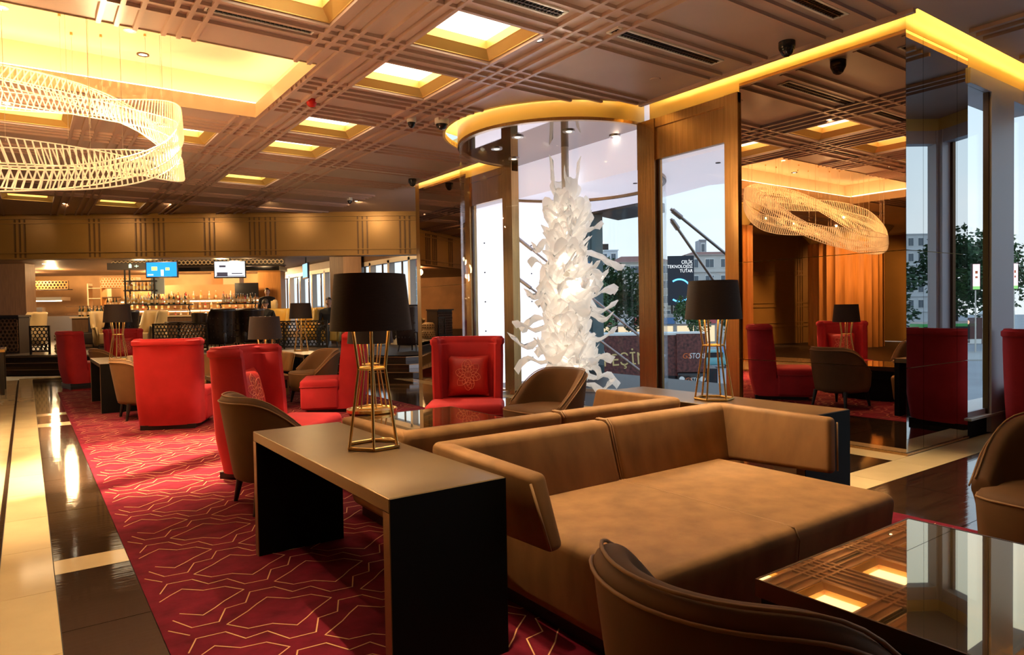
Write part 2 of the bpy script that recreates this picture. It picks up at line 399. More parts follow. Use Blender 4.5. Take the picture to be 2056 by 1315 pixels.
# small coffer lights
def coffer(lab, x0, y0):
    t = thing('ceiling_light', lab or 'square gold-framed ceiling light out of the frame', 'ceiling light', (x0+CW/2, y0+CH/2, CZ), 0, 'square recessed ceiling lights')
    a, b = CW/2, CH/2; f = MB()
    rings = [(a, b, 0), (a-.075, b-.075, .055), (a-.085, b-.085, .06), (a-.085, b-.085, .15)]
    f.grid([[(-p, -q, z), (p, -q, z), (p, q, z), (-p, q, z)] for p, q, z in rings], close_v=True)
    f.box(-a-.012, a+.012, -b-.012, -b, -.006, .01).box(-a-.012, a+.012, b, b+.012, -.006, .01).box(-a-.012, -a, -b, b, -.006, .01).box(a, a+.012, -b, b, -.006, .01)
    f.build('coffer_frame', 'goldframe', t)
    MB().box(-a+.085, a-.085, -b+.085, b-.085, .135, .15).build('light_panel', 'panel', t)
    return t
first = None
for x, y, lab in coffers:
    if first is None: first = coffer(lab, x, y)
    else:
        c = copy_tree(first); c.location = (x+CW/2, y+CH/2, CZ); c['label'] = lab or 'square gold-framed ceiling light out of the frame'
# big recess over the chandelier
tr = thing('ceiling_recess', 'big rectangular cream ceiling recess with glowing edges over the chandelier', 'ceiling light', ((BIGX0+BIGX1)/2, (BIGY0+BIGY1)/2, CZ))
a, b = (BIGX1-BIGX0)/2, (BIGY1-BIGY0)/2; g = .26; f = MB()
f.grid([[(-p, -q, z), (p, -q, z), (p, q, z), (-p, q, z)] for p, q, z in ((a-.006, b-.006, -.012), (a-.006, b-.006, .15), (a+g, b+g, .15), (a+g, b+g, .50))], close_v=True)
f.build('recess_rim', 'cream', tr)
MB().box(-a-g, a+g, -b-g, b+g, .48, .52).build('recess_panel', 'cream', tr)
for q in ((-a-g+.03, a+g-.03, -b-.17, -b-.08), (-a-g+.03, a+g-.03, b+.08, b+.17), (a+.08, a+.17, -b, b), (-a-.17, -a-.08, -b, b)):
    MB().box(*q, .155, .185).build('light_strip', 'bigstrip', tr)
for k, (x, y) in enumerate([(1.35, 6.55), (1.35, 7.2), (.75, 6.5), (.75, 7.15), (.9, 7.55), (.2, 6.6), (.2, 7.25), (-.35, 6.5), (-.35, 7.1), (-.1, 7.6)]):
    f = MB().lathe([(.038, -.008), (.058, -.008), (.058, .004), (.038, .004)], 20).build('recess_downlight', 'white', None, 60, loc=(x, y, CZ+.479))
    tag(f, 'small round downlight in the cream recess above the rod chandelier', 'downlight', 'downlights in the cream recess')
    MB().lathe([(0, -.002), (.036, -.002), (.036, .002)], 16).build('lens', 'lamp_on', f)

# slot cove at the wall head
cov = MB()
cov.box(ED, WX+.3, 2.5, 11.3, 3.86, 3.90).box(ED-.25, ED, 2.5, 11.3, 3.86, 3.90)
struct('trim_1', MB().box(ED-.28, WX+.02, CY-.4, 11.3, 3.84, 3.88).box(WX-.1, 9.5, CY-.44, CY+.02, 3.84, 3.88).prism([(CYL[0]+cos(q)*1.85, CYL[1]+sin(q)*1.85) for q in [pi/2+pi*k/40 for k in range(41)]], 3.84, 3.88), 'covegold')
struct('trim_4', MB().box(ED-.28, ED-.25, CY-.4, 5.6, CZ+.04, 3.84).box(ED-.28, ED-.25, 8.4, 11.3, CZ+.04, 3.84).box(ED-.28, 9.5, CY-.44, CY-.41, CZ+.04, 3.84), 'covegold')
MB().box(ED-.14, ED-.09, CY+.1, 5.3, CZ+.06, CZ+.085)\
  .build('cove_light', 'strip')
tag(bpy.data.objects['cove_light'], 'hidden warm cove light strip above the pier mirror and bronze door', 'cove light')
for q, lab in (((ED-.14, ED-.09, 8.6, 11.2), 'hidden warm cove light strip above the far dark mirror'), ((WX-.1, 9.0, CY-.30, CY-.25), 'hidden warm cove light strip above the right windows')):
    tag(MB().box(*q, CZ+.06, CZ+.085).build('cove_light', 'strip'), lab, 'cove light')
o = MB().lathe([(1.60, 0), (1.65, 0), (1.65, .02), (1.60, .02), (1.60, 0)], 48, a0=pi/2+.25, a1=3*pi/2-.25).build('ring_cove_light', 'strip', loc=(CYL[0], CYL[1], CZ+.06))
tag(o, 'hidden curved warm cove light strip above the glass drum', 'cove light')

# the mirrored and glazed wall
wall = struct('wall_right', MB().box(WX, WX+.12, CY, 4.25, 3.475, 3.86).box(WX, WX+.12, 4.25, 5.45, 3.39, 3.86).box(WX, WX+.12, 8.3, 9.45, 3.39, 3.86).box(WX, WX+.12, 9.45, 11.06, 3.475, 3.86)
              .box(WX+.03, WX+.15, CY+.03, 4.25, 0, 3.45).box(WX+.03, WX+.15, 9.45, 11.06, 0, 3.45), 'covegold')
struct('wall_front', MB().box(WX+.121, 7.05, CY+.0, CY+.12, 3.475, 3.86).box(7.05, 9.0, CY+.0, CY+.12, 3.39, 3.86).box(WX+.03, 7.03, CY+.03, CY+.15, 0, 3.45), 'covegold')
def mpanel(parent, m, axis, a0, a1, z0, z1):
    g = .0025
    if axis == 'Y': MB().box(WX, WX+.028, a0+g, a1-g, z0+g, z1-g).build('mirror_panel', m, parent)
    else: MB().box(a0+g, a1-g, CY, CY+.028, z0+g, z1-g).build('mirror_panel', m, parent)
t = thing('wall_mirror', 'tall bronze mirror panels on the pier beside the console lamp', 'mirror', (0, 0, 0))
for z0, z1 in ((.02, .72), (.72, 1.69), (1.69, 3.474)): mpanel(t, 'mirror', 'Y', CY, 4.25, z0, z1)
t = thing('wall_mirror', 'grey mirror panels around the pier corner beside the tall windows', 'mirror', (0, 0, 0))
for x0, x1 in ((WX, 6.17), (6.17, 6.82), (6.82, 7.05)):
    for z0, z1 in ((.02, .72), (.72, 1.69), (1.69, 3.474)): mpanel(t, 'mirror2', 'X', x0, x1, z0, z1)
t = thing('wall_mirror', 'dark mirror panel between the bar steps and the glass drum', 'mirror', (0, 0, 0))
for z0, z1 in ((.02, .72), (.72, 1.69), (1.69, 3.474)): mpanel(t, 'mirror', 'Y', 9.45, 11.06, z0, z1)
struct('baseboard_right', MB().box(WX-.012, WX, CY, 4.25, 0, .02).box(WX-.012, WX, 9.45, 11.06, 0, .02).box(WX-.012, 7.05, CY-.012, CY, 0, .02), 'frame')

def glazed(name, y0, y1, fw0, fw1, head=3.39, trans=2.93):
    f = MB().box(WX-.03, WX+.10, y0, y0+fw0, 0, head).box(WX-.03, WX+.10, y1-fw1, y1, 0, head).box(WX-.02, WX+.09, y0, y1, head-.10, head).box(WX-.02, WX+.09, y0, y1, 0, .06)
    w = struct(name, f, 'frame')
    MB().box(WX, WX+.06, y0+fw0, y1-fw1, trans, head-.1).build('transom_panel', 'frame', w)
    MB().box(WX+.015, WX+.03, y0+fw0, y0+fw0+.035, .06, trans).box(WX+.015, WX+.03, y1-fw1-.035, y1-fw1, .06, trans).build('inner_frame', 'frame_dark', w)
    MB().box(WX+.02, WX+.032, y0+fw0, y1-fw1, .06, trans).build('glass_pane', 'glass', w)
    return w
glazed('door_1', 4.25, 5.62, .16, .26)
glazed('window_1', 8.14, 9.45, .24, .15)

# glass drum with the light sculpture
def arc(r, z0, z1, th, a0, a1, n=48):
    return MB().lathe([(r, z0), (r+th, z0), (r+th, z1), (r, z1), (r, z0)], n, a0=a0, a1=a1)
dr = struct('window_2', arc(RG-.02, 0, .05, .06, 0, 2*pi, 72), 'steel', 50); dr.location = (CYL[0], CYL[1], 0)
for k in range(6):
    a0 = pi*2*k/6+.3
    arc(RG, .05, 3.36, .012, a0+.004, a0+2*pi/6-.004, 14).build('curved_glass_pane', 'cglass', dr, 60)
arc(RG-.03, 2.86, 3.40, .045, -pi/2+.05, pi/2-.05, 40).build('drum_band', mat('drum bronze', (.26, .15, .07), .24, metal=.95), dr, 50)
arc(RG-.03, 3.365, 3.40, .06, 0, 2*pi, 72).build('drum_rim', 'frame', dr, 40)
arc(RG+.0, 3.40, 3.86, .03, pi/2-.1, 3*pi/2+.1, 60).build('drum_fascia', 'covegold', dr, 60)
MB().lathe([(0, 3.375), (RG-.02, 3.375), (RG-.02, 3.40), (0, 3.40)], 72).build('drum_lid', mat('black mirror lid', (.32, .25, .22), .03, metal=1.), dr, 40)
for k in range(8):
    q = 2*pi*k/8+.2; x, y = cos(q)*.85, sin(q)*.85
    f = MB().lathe([(.04, -.012), (.075, -.012), (.075, .003), (.04, .003)], 18).build('lid_downlight', 'steel', None, 50, loc=(CYL[0]+x, CYL[1]+y, 3.374))
    tag(f, 'small swivel spotlight in the dark mirrored lid of the glass drum', 'downlight', 'spotlights in the drum lid')
    MB().lathe([(0, -.004), (.037, -.004), (.037, .0)], 14).build('lens', 'lamp_on', f)
struct('trim_2', MB().lathe([(RH, CZ-.006), (RH+.03, CZ-.006), (RH+.03, CZ+.06), (RH, CZ+.06), (RH, CZ-.006)], 60, c=(CYL[0], CYL[1], 0), a0=pi/2+.28, a1=3*pi/2-.28), 'covegold', 40)

scu = thing('light_sculpture', 'white petal light sculpture spiralling down a pole inside the glass drum', 'sculpture', (CYL[0]+.02, CYL[1]-.05, 0))
MB().cone((0, 0, .05), (0, 0, 3.375), .05, .05, 20).build('pole', 'white_plastic', scu, 40)
MB().lathe([(0, .0), (.22, .0), (.22, .03), (.05, .05), (.05, .08)], 28).build('pole_base', 'steel', scu, 40)
def petal(z, ang, L, w, droop, curl, seed, tail=0):
    rr = random.Random(seed); n = 11; m = 6; rows = []
    ph = rr.uniform(0, 6); fr = rr.uniform(1.2, 2.6)
    for i in range(n):
        u = i/(n-1); r = .05+L*u
        zz = droop*L*(u**1.4)+.06*sin(u*fr*4+ph)*(.3+u)
        ww = w*(.45+1.1*sin(pi*min(1, u*1.15+.12)))*(1-.85*max(0, u-.7)/.3) if not tail else w*(.18+.5*(u > .8)*sin((u-.8)/.2*pi)+.5*max(0, .35-u)*2)
        tw = curl*u+.5*sin(u*5+ph); row = []
        for j in range(m):
            q = (j/(m-1)-.5)*2
            fl_ = .035*sin(q*5+u*9+ph)*(.4+u)
            row.append((r+fl_*.7, q*ww*cos(tw)+.05*sin(u*6+ph), z+zz+q*ww*sin(tw)+fl_+.10*q*q*w))
        rows.append(row)
    mb = MB().grid(rows); mb.xf(Matrix.Rotation(ang, 4, 'Z')); return mb
k = 0
for i in range(150):
    f_ = i/149; z = 2.62-f_*2.28; ang = i*2.399+random.uniform(-.4, .4)
    wid = (.15+.07*sin(f_*pi)+.06*f_)*(.92+.28*sin(f_*15+1))
    Lp = random.uniform(.75, 1.35)*wid*1.25
    o = petal(z, ang, Lp, random.uniform(.12, .20), random.uniform(-.5, .35), random.uniform(-1.2, 1.2), i).build('petal', 'petal', scu, 180)
for i, (z, ang, L_) in enumerate([(1.98, -.55, .72), (1.42, -.7, .60), (1.30, -.5, .62), (1.05, 2.75, .66), (.78, 2.5, .72), (1.12, 2.3, .6), (.42, -.6, .62), (.55, -.9, .55), (1.55, 2.6, .5), (2.35, -.75, .42), (.30, 2.9, .6), (1.7, -1.1, .5), (2.15, 2.4, .40), (.9, -.62, .60), (1.85, 2.75, .45), (.62, 2.75, .66), (.22, -.75, .55), (1.18, -.9, .55)]):
    petal(z, ang+random.uniform(-.1, .1), L_, .11, random.uniform(-.25, .1), .6, 900+i, 1).build('petal', 'petal', scu, 180)
for i in range(6):
    petal(2.62, i*1.05, .16, .07, 2.6+.5*(i % 3), .3, 700+i).build('petal', 'petal', scu, 180)
for z, en in ((2.45, 16), (2.2, 14), (1.9, 12), (1.5, 9), (1.0, 4), (.6, 2.5)):
    for q in (.4, 3.4): light('POINT', 'sculpture_light', (cos(q)*.11, sin(q)*.11, z), en*4.2, (1, .86, .68), .04, parent=scu)

# windows of the bay on the right
def bay(name, p0, p1, posts, head=3.39, sill=.18):
    p0 = Vector((*p0, 0)); p1 = Vector((*p1, 0)); d = p1-p0; Ln = d.length; an = atan2(d.y, d.x)
    R = Matrix.Translation(p0) @ Matrix.Rotation(an, 4, 'Z')
    f = MB().box(0, Ln, -.04, .10, head-.16, head).box(0, Ln, -.02, .08, sill, sill+.05)
    for x, w, dp in posts: f.box(x, x+w, -dp, .12, 0, head)
    w_ = struct(name, f.xf(R), 'lilac')
    MB().box(0, Ln, -.10, .25, 0, sill-.02).xf(R).build('sill_base', 'black_panel', w_)
    MB().box(0, Ln, -.14, .26, sill-.02, sill).xf(R).build('window_sill', 'white', w_)
    MB().box(0, Ln, -.03, .25, head, 3.86).xf(R).build('window_head', 'covegold', w_)
    ed = sorted([(x, x+w) for x, w, dp in posts]); cur = 0
    for a, b in ed+[(Ln, Ln)]:
        if a-cur > .1:
            MB().box(cur, a, .085, .097, sill+.05, head-.16).xf(R).build('glass_pane', 'glass', w_)
            MB().box(a-.04, a, .06, .10, sill+.05, head-.16).xf(R).build('mullion', 'frame_dark', w_)
        cur = b
    return w_
f = struct('window_3', MB().box(7.05, 8.8, CY-.02, CY+.3, 3.25, 3.39).box(7.53, 8.08, CY-.02, CY+.045, 0, 3.25).box(7.05, 7.5, CY+.02, CY+.05, .18, .23), 'lilac')
MB().box(7.05, 8.8, CY+.02, CY+.5, 0, .16).build('sill_base', 'black_panel', f)
MB().box(7.05, 8.8, CY-.03, CY+.5, .16, .18).build('window_sill', 'white', f)
MB().box(7.05, 7.5, CY+.025, CY+.035, .23, 3.25).build('glass_pane', 'glass', f); MB().box(8.08, 8.8, CY+.025, CY+.035, .23, 3.25).build('glass_pane', 'glass', f)
MB().box(7.505, 7.53, CY-.0, CY+.045, .18, 3.25).build('mullion', 'frame_dark', f)
bay('window_4', (8.75, 2.67), (9.34, 1.48), [(0, .1, .05), (.55, .07, .05), (1.22, .1, .05)])
bay('window_5', (9.34, 1.48), (6.9, -.2), [(0, .07, .05), (.9, .08, .05), (1.9, .08, .05), (2.87, .1, .05)])
bay('window_6', (6.9, -.2), (6.9, -6), [(0, .1, .05), (1.4, .1, .05), (2.8, .1, .05), (4.2, .1, .05), (5.6, .1, .05)])
struct('wall_back', MB().box(-12, 7.0, -6.15, -6, 0, 4), 'goldwall')
struct('wall_left', MB().box(-12.1, -12, -6, 22, 0, 4), 'goldwall')

# gold wall, wood columns and doorway on the far left, seen in the mirrors
gw = struct('wall_end', MB().hexa([(-12, 12.3, 0), (-2.8, 14.6, 0), (-2.8, 14.8, 0), (-12, 12.5, 0)], [(-12, 12.3, CZ), (-2.8, 14.6, CZ), (-2.8, 14.8, CZ), (-12, 12.5, CZ)]), 'goldwall')
GD = Vector((9.2, 2.3, 0)).normalized(); GR = Matrix.Translation((-12, 12.3, 0)) @ Matrix.Rotation(atan2(GD.y, GD.x), 4, 'Z')
for z in (.55, .68, 1.2, 1.33, 2.25, 2.38):
    MB().box(0, 9.4, -.03, 0, z, z+.035).xf(GR).build('wall_moulding', 'goldwall', gw)
for x in (.4, .5, .6, 2.6, 2.7, 2.8, 7.2, 7.3, 7.4, 8.4, 8.5, 8.6):
    MB().box(x, x+.03, -.025, 0, 0, CZ).xf(GR).build('wall_moulding', 'goldwall', gw)
dd = struct('door_2', MB().box(5.4, 5.55, -.12, 0, 0, 2.25).box(6.75, 6.9, -.12, 0, 0, 2.25).box(5.4, 6.9, -.12, 0, 2.1, 2.25).xf(GR), 'frame_dark')
MB().box(5.55, 6.2, -.03, -.005, 0, 2.1).xf(GR).build('door_leaf', 'cream', dd); MB().box(6.2, 6.75, -.05, -.005, 0, 2.1).xf(GR).build('door_leaf', 'cream', dd)
def fluted(label, x, y, R_, n):
    c = thing('fluted_column', label, 'column', (x, y, 0)); m_ = MB()
    pts = []
    for i in range(n*6):
        q = 2*pi*i/(n*6); r = R_-.055*abs(sin(q*n/2))
        pts.append((r*cos(q), r*sin(q)))
    m_.prism(pts, 0, 3.1).build('shaft', 'wood', c, 30)
    MB().lathe([(0, 3.1), (R_-.1, 3.1), (R_+.25, CZ-.005), (0, CZ-.005)], 32).build('capital', 'covegold', c, 50)
fluted('wide fluted amber wood column reflected in the pier mirror', -8.6, 11.0, 1.05, 26)
fluted('narrow fluted amber wood column at the left edge of the pier mirror', -1.75, 9.75, .26, 16)
light('SPOT', 'column_fill_light', (-6.9, 9.4, 3.4), 420, WARM, .08, (-8.6, 11.0, 1.6), 75)
light('SPOT', 'column_fill_light', (-5.6, 11.6, 3.4), 520, WARM, .08, (-6.0, 13.6, 1.2), 80)  # unseen spots added to brighten the dark gold wall
light('SPOT', 'column_fill_light', (-10.2, 9.0, 3.4), 420, WARM, .08, (-11.2, 12.0, 1.4), 80)
light('SPOT', 'column_fill_light', (-1.2, 8.9, 3.4), 60, WARM, .08, (-1.75, 9.75, 2.), 60)

# bar beam
bm_ = struct('beam_1', MB().box(-8, 7.4, 0, .30, 2.55, CZ).xf(Matrix.Translation(BO) @ Matrix.Rotation(BROT, 4, 'Z')), 'goldwall')
BR = Matrix.Translation(BO) @ Matrix.Rotation(BROT, 4, 'Z')
for z0, z1, d in ((3.43, 3.475, .045), (3.33, 3.36, .03), (2.68, 2.70, .03), (2.55, 2.58, .03)):
    MB().box(-8, 7.4, -d, 0, z0, z1).xf(BR).build('beam_moulding', 'goldwall', bm_)
vb = None
for s in (-4.6, -2.55, -.95, .05, .45, 1.55, 2.55, 2.9, 4.95, 5.9, -6.2):
    for k in range(3):
        p = bar(s+k*.105, 0)
        if vb is None: vb = MB().box(0, .03, -.022, 0, 2.58, 3.43).build('beam_groove_shade', mat('beam groove shade', (.12, .06, .02), .4, metal=.3), bm_, loc=p, rotz=BROT)  # groove shade is put into the dark colour of these raised strips
        else: dupobj(vb, p, BROT, bm_)
struct('wall_side', MB().box(WX, WX+.1, 11.06, 11.2, 0, 3.86).box(8.3, 8.4, 11.0, 14.0, 0, CZ), 'goldwall')

# ------------------------------------------------------------------ furniture builders
def bevhexa(mb, b, t, r, seg=3):
    bm = bmesh.new(); vs = [bm.verts.new(p) for p in list(b)+list(t)]
    for f in ((3, 2, 1, 0), (4, 5, 6, 7), (0, 1, 5, 4), (1, 2, 6, 5), (2, 3, 7, 6), (3, 0, 4, 7)): bm.faces.new([vs[i] for i in f])
    bmesh.ops.recalc_face_normals(bm, faces=bm.faces[:])
    bmesh.ops.bevel(bm, geom=bm.edges[:], offset=r, segments=seg, profile=.5, affect='EDGES')
    bm.verts.index_update(); mb.add([v.co.copy() for v in bm.verts], [[v.index for v in f.verts] for f in bm.faces]); bm.free(); return mb
def console(label, loc):
    t = thing('console_table', label, 'table', loc); x0, x1, y0, y1, h = -.23, .23, -.815, .815, .645
    MB().rbox(x0, x1, y0+.004, y1-.004, h-.05, h, .003, 1).build('table_top', 'bronze_top', t)
    for a, b, c0_, c1_ in ((y0+.004, y0+.052, y0, y0+.004), (y1-.052, y1-.004, y1-.004, y1)):
        p = MB().box(x0+.004, x1-.002, a, b, 0, h-.05).box(x0+.003, x1, c0_, c1_, 0, h-.003).build('side_panel', 'black_panel', t)
        MB().box(x0, x0+.004, a, b, 0, h-.05).build('edge_trim', 'bronze_edge', p)
    return t
def lamp(label, loc, rz=0):
    t = thing('table_lamp', label, 'lamp', loc, rz, 'brass cage table lamps with dark shades')
    hx = lambda r, k, z: Vector((r*cos(pi/3*k), r*sin(pi/3*k), z))
    m_ = MB()
    for k in range(6): m_.cone(hx(.122, k, .008), hx(.122, k+1, .008), .008, .008, 8)
    m_.build('base_ring', 'brass', t, 40)
    m_ = MB()
    for k in range(6): m_.cone(hx(.067, k, .355), hx(.067, k+1, .355), .0065, .0065, 8)
    m_.build('waist_ring', 'brass', t, 40)
    for k in range(6):
        MB().tube([hx(.120, k, .01), hx(.067, k, .355), hx(.098, k, .58)], .0065, 7).build('cage_rod', 'brass', t, 60)
    MB().lathe([(.182, .525), (.157, .775), (.155, .775), (.180, .525), (.182, .525)], 40).build('lamp_shade', 'shade', t, 60)
    MB().lathe([(.1785, .527), (.1535, .773)], 40).build('shade_lining', 'shade_in', t, 60)
    MB().cone((0, 0, .58), (0, 0, .64), .015, .015, 10).cone((-.155, 0, .70), (.155, 0, .70), .003, .003, 6).cone((0, -.155, .70), (0, .155, .70), .003, .003, 6).cone((0, 0, .60), (0, 0, .70), .006, .006, 6).build('bulb_holder', 'brass', t)
    MB().lathe([(.001, .565), (.018, .575), (.024, .60), (.016, .63), (.001, .635)], 12).build('bulb', 'bulb', t, 80)
    light('POINT', 'lamp_light', (0, 0, .685), S_BULB, WARM2, .03, parent=t)
    return t
def smooth01(u): u = max(0, min(1, u)); return u*u*(3-2*u)
def tub(label, loc, rz, vel='tub_velvet'):
    t = thing('tub_chair', label, 'armchair', loc, rz, 'velvet tub chairs')
    path = []
    for i in range(10): u = i/10; path.append((.13-.13*u, -.318-.012*u))
    for i in range(25): q = -pi/2-pi*i/24; path.append((.33*cos(q), .33*sin(q)))
    for i in range(1, 11): u = i/10; path.append((.13*u, .33-.012*u))
    n = len(path); nor = []
    for i in range(n):
        a = Vector(path[max(i-1, 0)]); b = Vector(path[min(i+1, n-1)]); d = (b-a).normalized(); nor.append(Vector((-d.y, d.x)))   # pointing outward after sign fix
    nor = [v if v.dot(Vector(p)) > 0 else -v for v, p in zip(nor, path)]
    rows = []; ptop = []; pin = []
    for p, v in zip(path, nor):
        P = Vector(p); h = .738-.31*smooth01((p[0]+.28)/.50)**1.35; lean = .035*(h-.45)/.28
        def q(off, z, sc=1): w = (P+v*(off))*sc; return (w.x-lean*smooth01((z-.4)/.3), w.y, z)
        rows.append([q(0, .19, .86), q(0, .21, .885), q(0, .40, .975), q(0, h-.07), q(.004, h-.028), q(-.016, h-.004), q(-.046, h), q(-.072, h-.012), q(-.082, h-.04), q(-.085, .40), q(-.09, .20, .9)])
        ptop.append(q(.005, h-.036)); pin.append(q(-.018, h+.001))
    m_ = MB().grid(rows, close_v=True); k = len(rows[0])
    m_.f += [tuple(range(k)), tuple(range((n-1)*k, n*k))]
    o = m_.build('shell', vel, t, 180); s_ = o.modifiers.new('s', 'SUBSURF'); s_.levels = s_.render_levels = 1
    MB().tube(ptop, .0045, 6).tube(pin, .0045, 6).build('piping', 'pip', t, 180)
    sp_ = []
    for p, v in zip(path, nor):
        P = Vector(p)-v*.084
        if p[0] < .125: sp_.append(P)
    sp_ = [Vector((.29, -.19)), Vector((.265, -.24)), Vector((.20, -.262)), Vector((.15, -.25))]+sp_+[Vector((.15, .25)), Vector((.20, .262)), Vector((.265, .24)), Vector((.29, .19))]
    sp_ += [Vector((.305, .09)), Vector((.31, 0)), Vector((.305, -.09))]
    rows = []
    for sc, z in ((.86, .175), (.90, .185), (.97, .25), (1.0, .395), (.99, .425), (.95, .442), (.75, .452), (.4, .457), (.02, .458)):
        rows.append([(p.x*sc+.0, p.y*sc, z) for p in sp_])
    m_ = MB().grid(rows, close_v=True); m_.f.append(tuple(range(len(sp_)))); m_.build('seat', vel, t, 60)
    MB().tube([(p.x*.995, p.y*.995, .42) for p in sp_], .005, 6, True).build('seat_piping', 'pip', t, 180)
    for x in (-.20, .21):
        for y in (-.20, .20):
            MB().cone((x, y, .20), (x*1.17, y*1.12, 0), .026, .014, 10).build('leg', 'black_leg', t, 60)
    return t
def red_chair(label, loc, rz):
    t = thing('high_back_chair', label, 'armchair', loc, rz, 'red velvet high-back chairs')
    rows = []
    zs = [.05, .06, .10, .16, .22, .30, .40, .60, .80, .925, .935, .95, .975, .992, 1.0]
    for z in zs:
        tip = -.03+.42*smooth01((.30-z)/.24)-.05*smooth01((z-.4)/.6); bk = -.36+.05*smooth01((.35-z)/.35)-.035*(z-.4)
        hw = .322+.02*smooth01(z/.9)
        if z > .93: hw += .012; bk -= .012
        if z >= .99: hw -= .018; bk += .018; tip -= .015
        th = .085 if z < .99 else .05
        r = .13
        out_ = [(tip, -hw+.02), (tip-.02, -hw), ((tip+bk)/2, -hw)]
        for i in range(7): q = -pi/2-pi/2*i/6; out_.append((bk+r+r*cos(q), -hw+r+r*sin(q)))
        out_ += [(bk-.018, -.10), (bk-.022, 0), (bk-.018, .10)]
        for i in range(7): q = pi-pi/2*i/6; out_.append((bk+r+r*cos(q), hw-r+r*sin(q)))
        out_ += [((tip+bk)/2, hw), (tip-.02, hw), (tip, hw-.02)]
        ri = r*.6; iw = hw-th; ib = bk+th+.03
        inn = [(tip-.005, iw+.015), (tip-.03, iw), ((tip+ib)/2, iw)]
        for i in range(5): q = pi/2+pi/2*i/4; inn.append((ib+ri+ri*cos(q), iw-ri+ri*sin(q)))
        inn += [(ib-.01, 0)]
        for i in range(5): q = pi+pi/2*i/4; inn.append((ib+ri+ri*cos(q), -iw+ri+ri*sin(q)))
        inn += [((tip+ib)/2, -iw), (tip-.03, -iw), (tip-.005, -iw-.015)]
        rows.append([(x, y, z) for x, y in out_+inn])
    m_ = MB().grid(rows, close_v=True)
    k = len(rows[0]); no = 23; ni = k-no                       # caps: strip between outer and inner loops
    for base in (0, (len(zs)-1)*k):
        oo = list(range(no)); ii = list(range(k-1, no-1, -1))
        i = j = 0
        while i < no-1 or j < ni-1:
            if j >= ni-1 or (i < no-1 and (i+1)/(no-1) <= (j+1)/(ni-1)): m_.f.append((base+oo[i], base+oo[i+1], base+ii[j])); i += 1
            else: m_.f.append((base+oo[i], base+ii[j+1], base+ii[j])); j += 1
    m_.build('back_shell', 'red_velvet', t, 50)
    zi = zs.index(.925); MB().tube([(x*1.004, y*1.004, .928) for x, y, z in rows[zi][:no]], .005, 6).build('piping', 'red_pip', t, 180)
    m_ = MB().rbox(-.25, .42, -.262, .262, .06, .415, .03, 3); m_.rbox(-.02, .435, -.345, .345, .055, .385, .03, 3); m_.rbox(-.03, .44, -.35, .35, .30, .425, .045, 4)
    m_.build('seat', 'red_velvet', t, 50)
    MB().tube([(-.02, -.352, .335), (.43, -.352, .335), (.443, -.33, .335), (.443, .33, .335), (.43, .352, .335), (-.02, .352, .335)], .005, 6).build('seat_piping', 'red_pip', t, 180)
    MB().box(-.30, .36, -.28, .28, 0, .055).build('plinth', 'black_leg', t)
    return t
def cushion(label, loc, rz, tilt=.22):
    t = thing('cushion', label, 'cushion', loc, rz, 'red cushions with a flower'); t.rotation_euler = (0, -tilt, rz)
    n = 14; S = .20; fr = []; bk = []
    for i in range(n+1):
        ra, rb = [], []
        for j in range(n+1):
            u, v = i/n*2-1, j/n*2-1; k = max(0, (1-u**4)*(1-v**4))**.6; pin = 1-.07*(1-abs(u)**2)*abs(v)**3-.07*(1-abs(v)**2)*abs(u)**3
            y, z = u*S*pin, v*S*pin+.2
            ra.append((.075*k, y, z)); rb.append((-.06*k, y, z))
        fr.append(ra); bk.append(rb)
    MB().grid(fr).grid(bk).build('cover', 'cushion', t, 180)
    e = MB()
    def P(y, z): u, v = y/S, z/S; k = max(0, (1-u**4)*(1-v**4))**.6; return (.0775*k, y, z+.2)
    def loop(cy_, cz_, a, b, rot):
        pts = []
        for i in range(17):
            q = 2*pi*i/16; r = (abs(cos(q/2))**.6); x = a*sin(q)*r; y = b*(1-cos(q))/2
            pts.append(P(cy_+x*cos(rot)-y*sin(rot), cz_+x*sin(rot)+y*cos(rot)))
        e.tube(pts, .0022, 4)
    for k in range(12): loop(-.028*sin(k*pi/6), .028*cos(k*pi/6), .030, .075, k*pi/6)
    for k in range(6): loop(-.055*sin(k*pi/3+.26), .055*cos(k*pi/3+.26), .045, .085 if k in (0, 3, 5, 2) else .07, k*pi/3+.26)
    for k in (0, 6): loop(-.075*sin(k*pi/6), .075*cos(k*pi/6), .04, .075, k*pi/6)
    loop(0, -.03, .014, .06, 0)
    e.build('embroidered_flower', 'embro', t, 180)
    return t
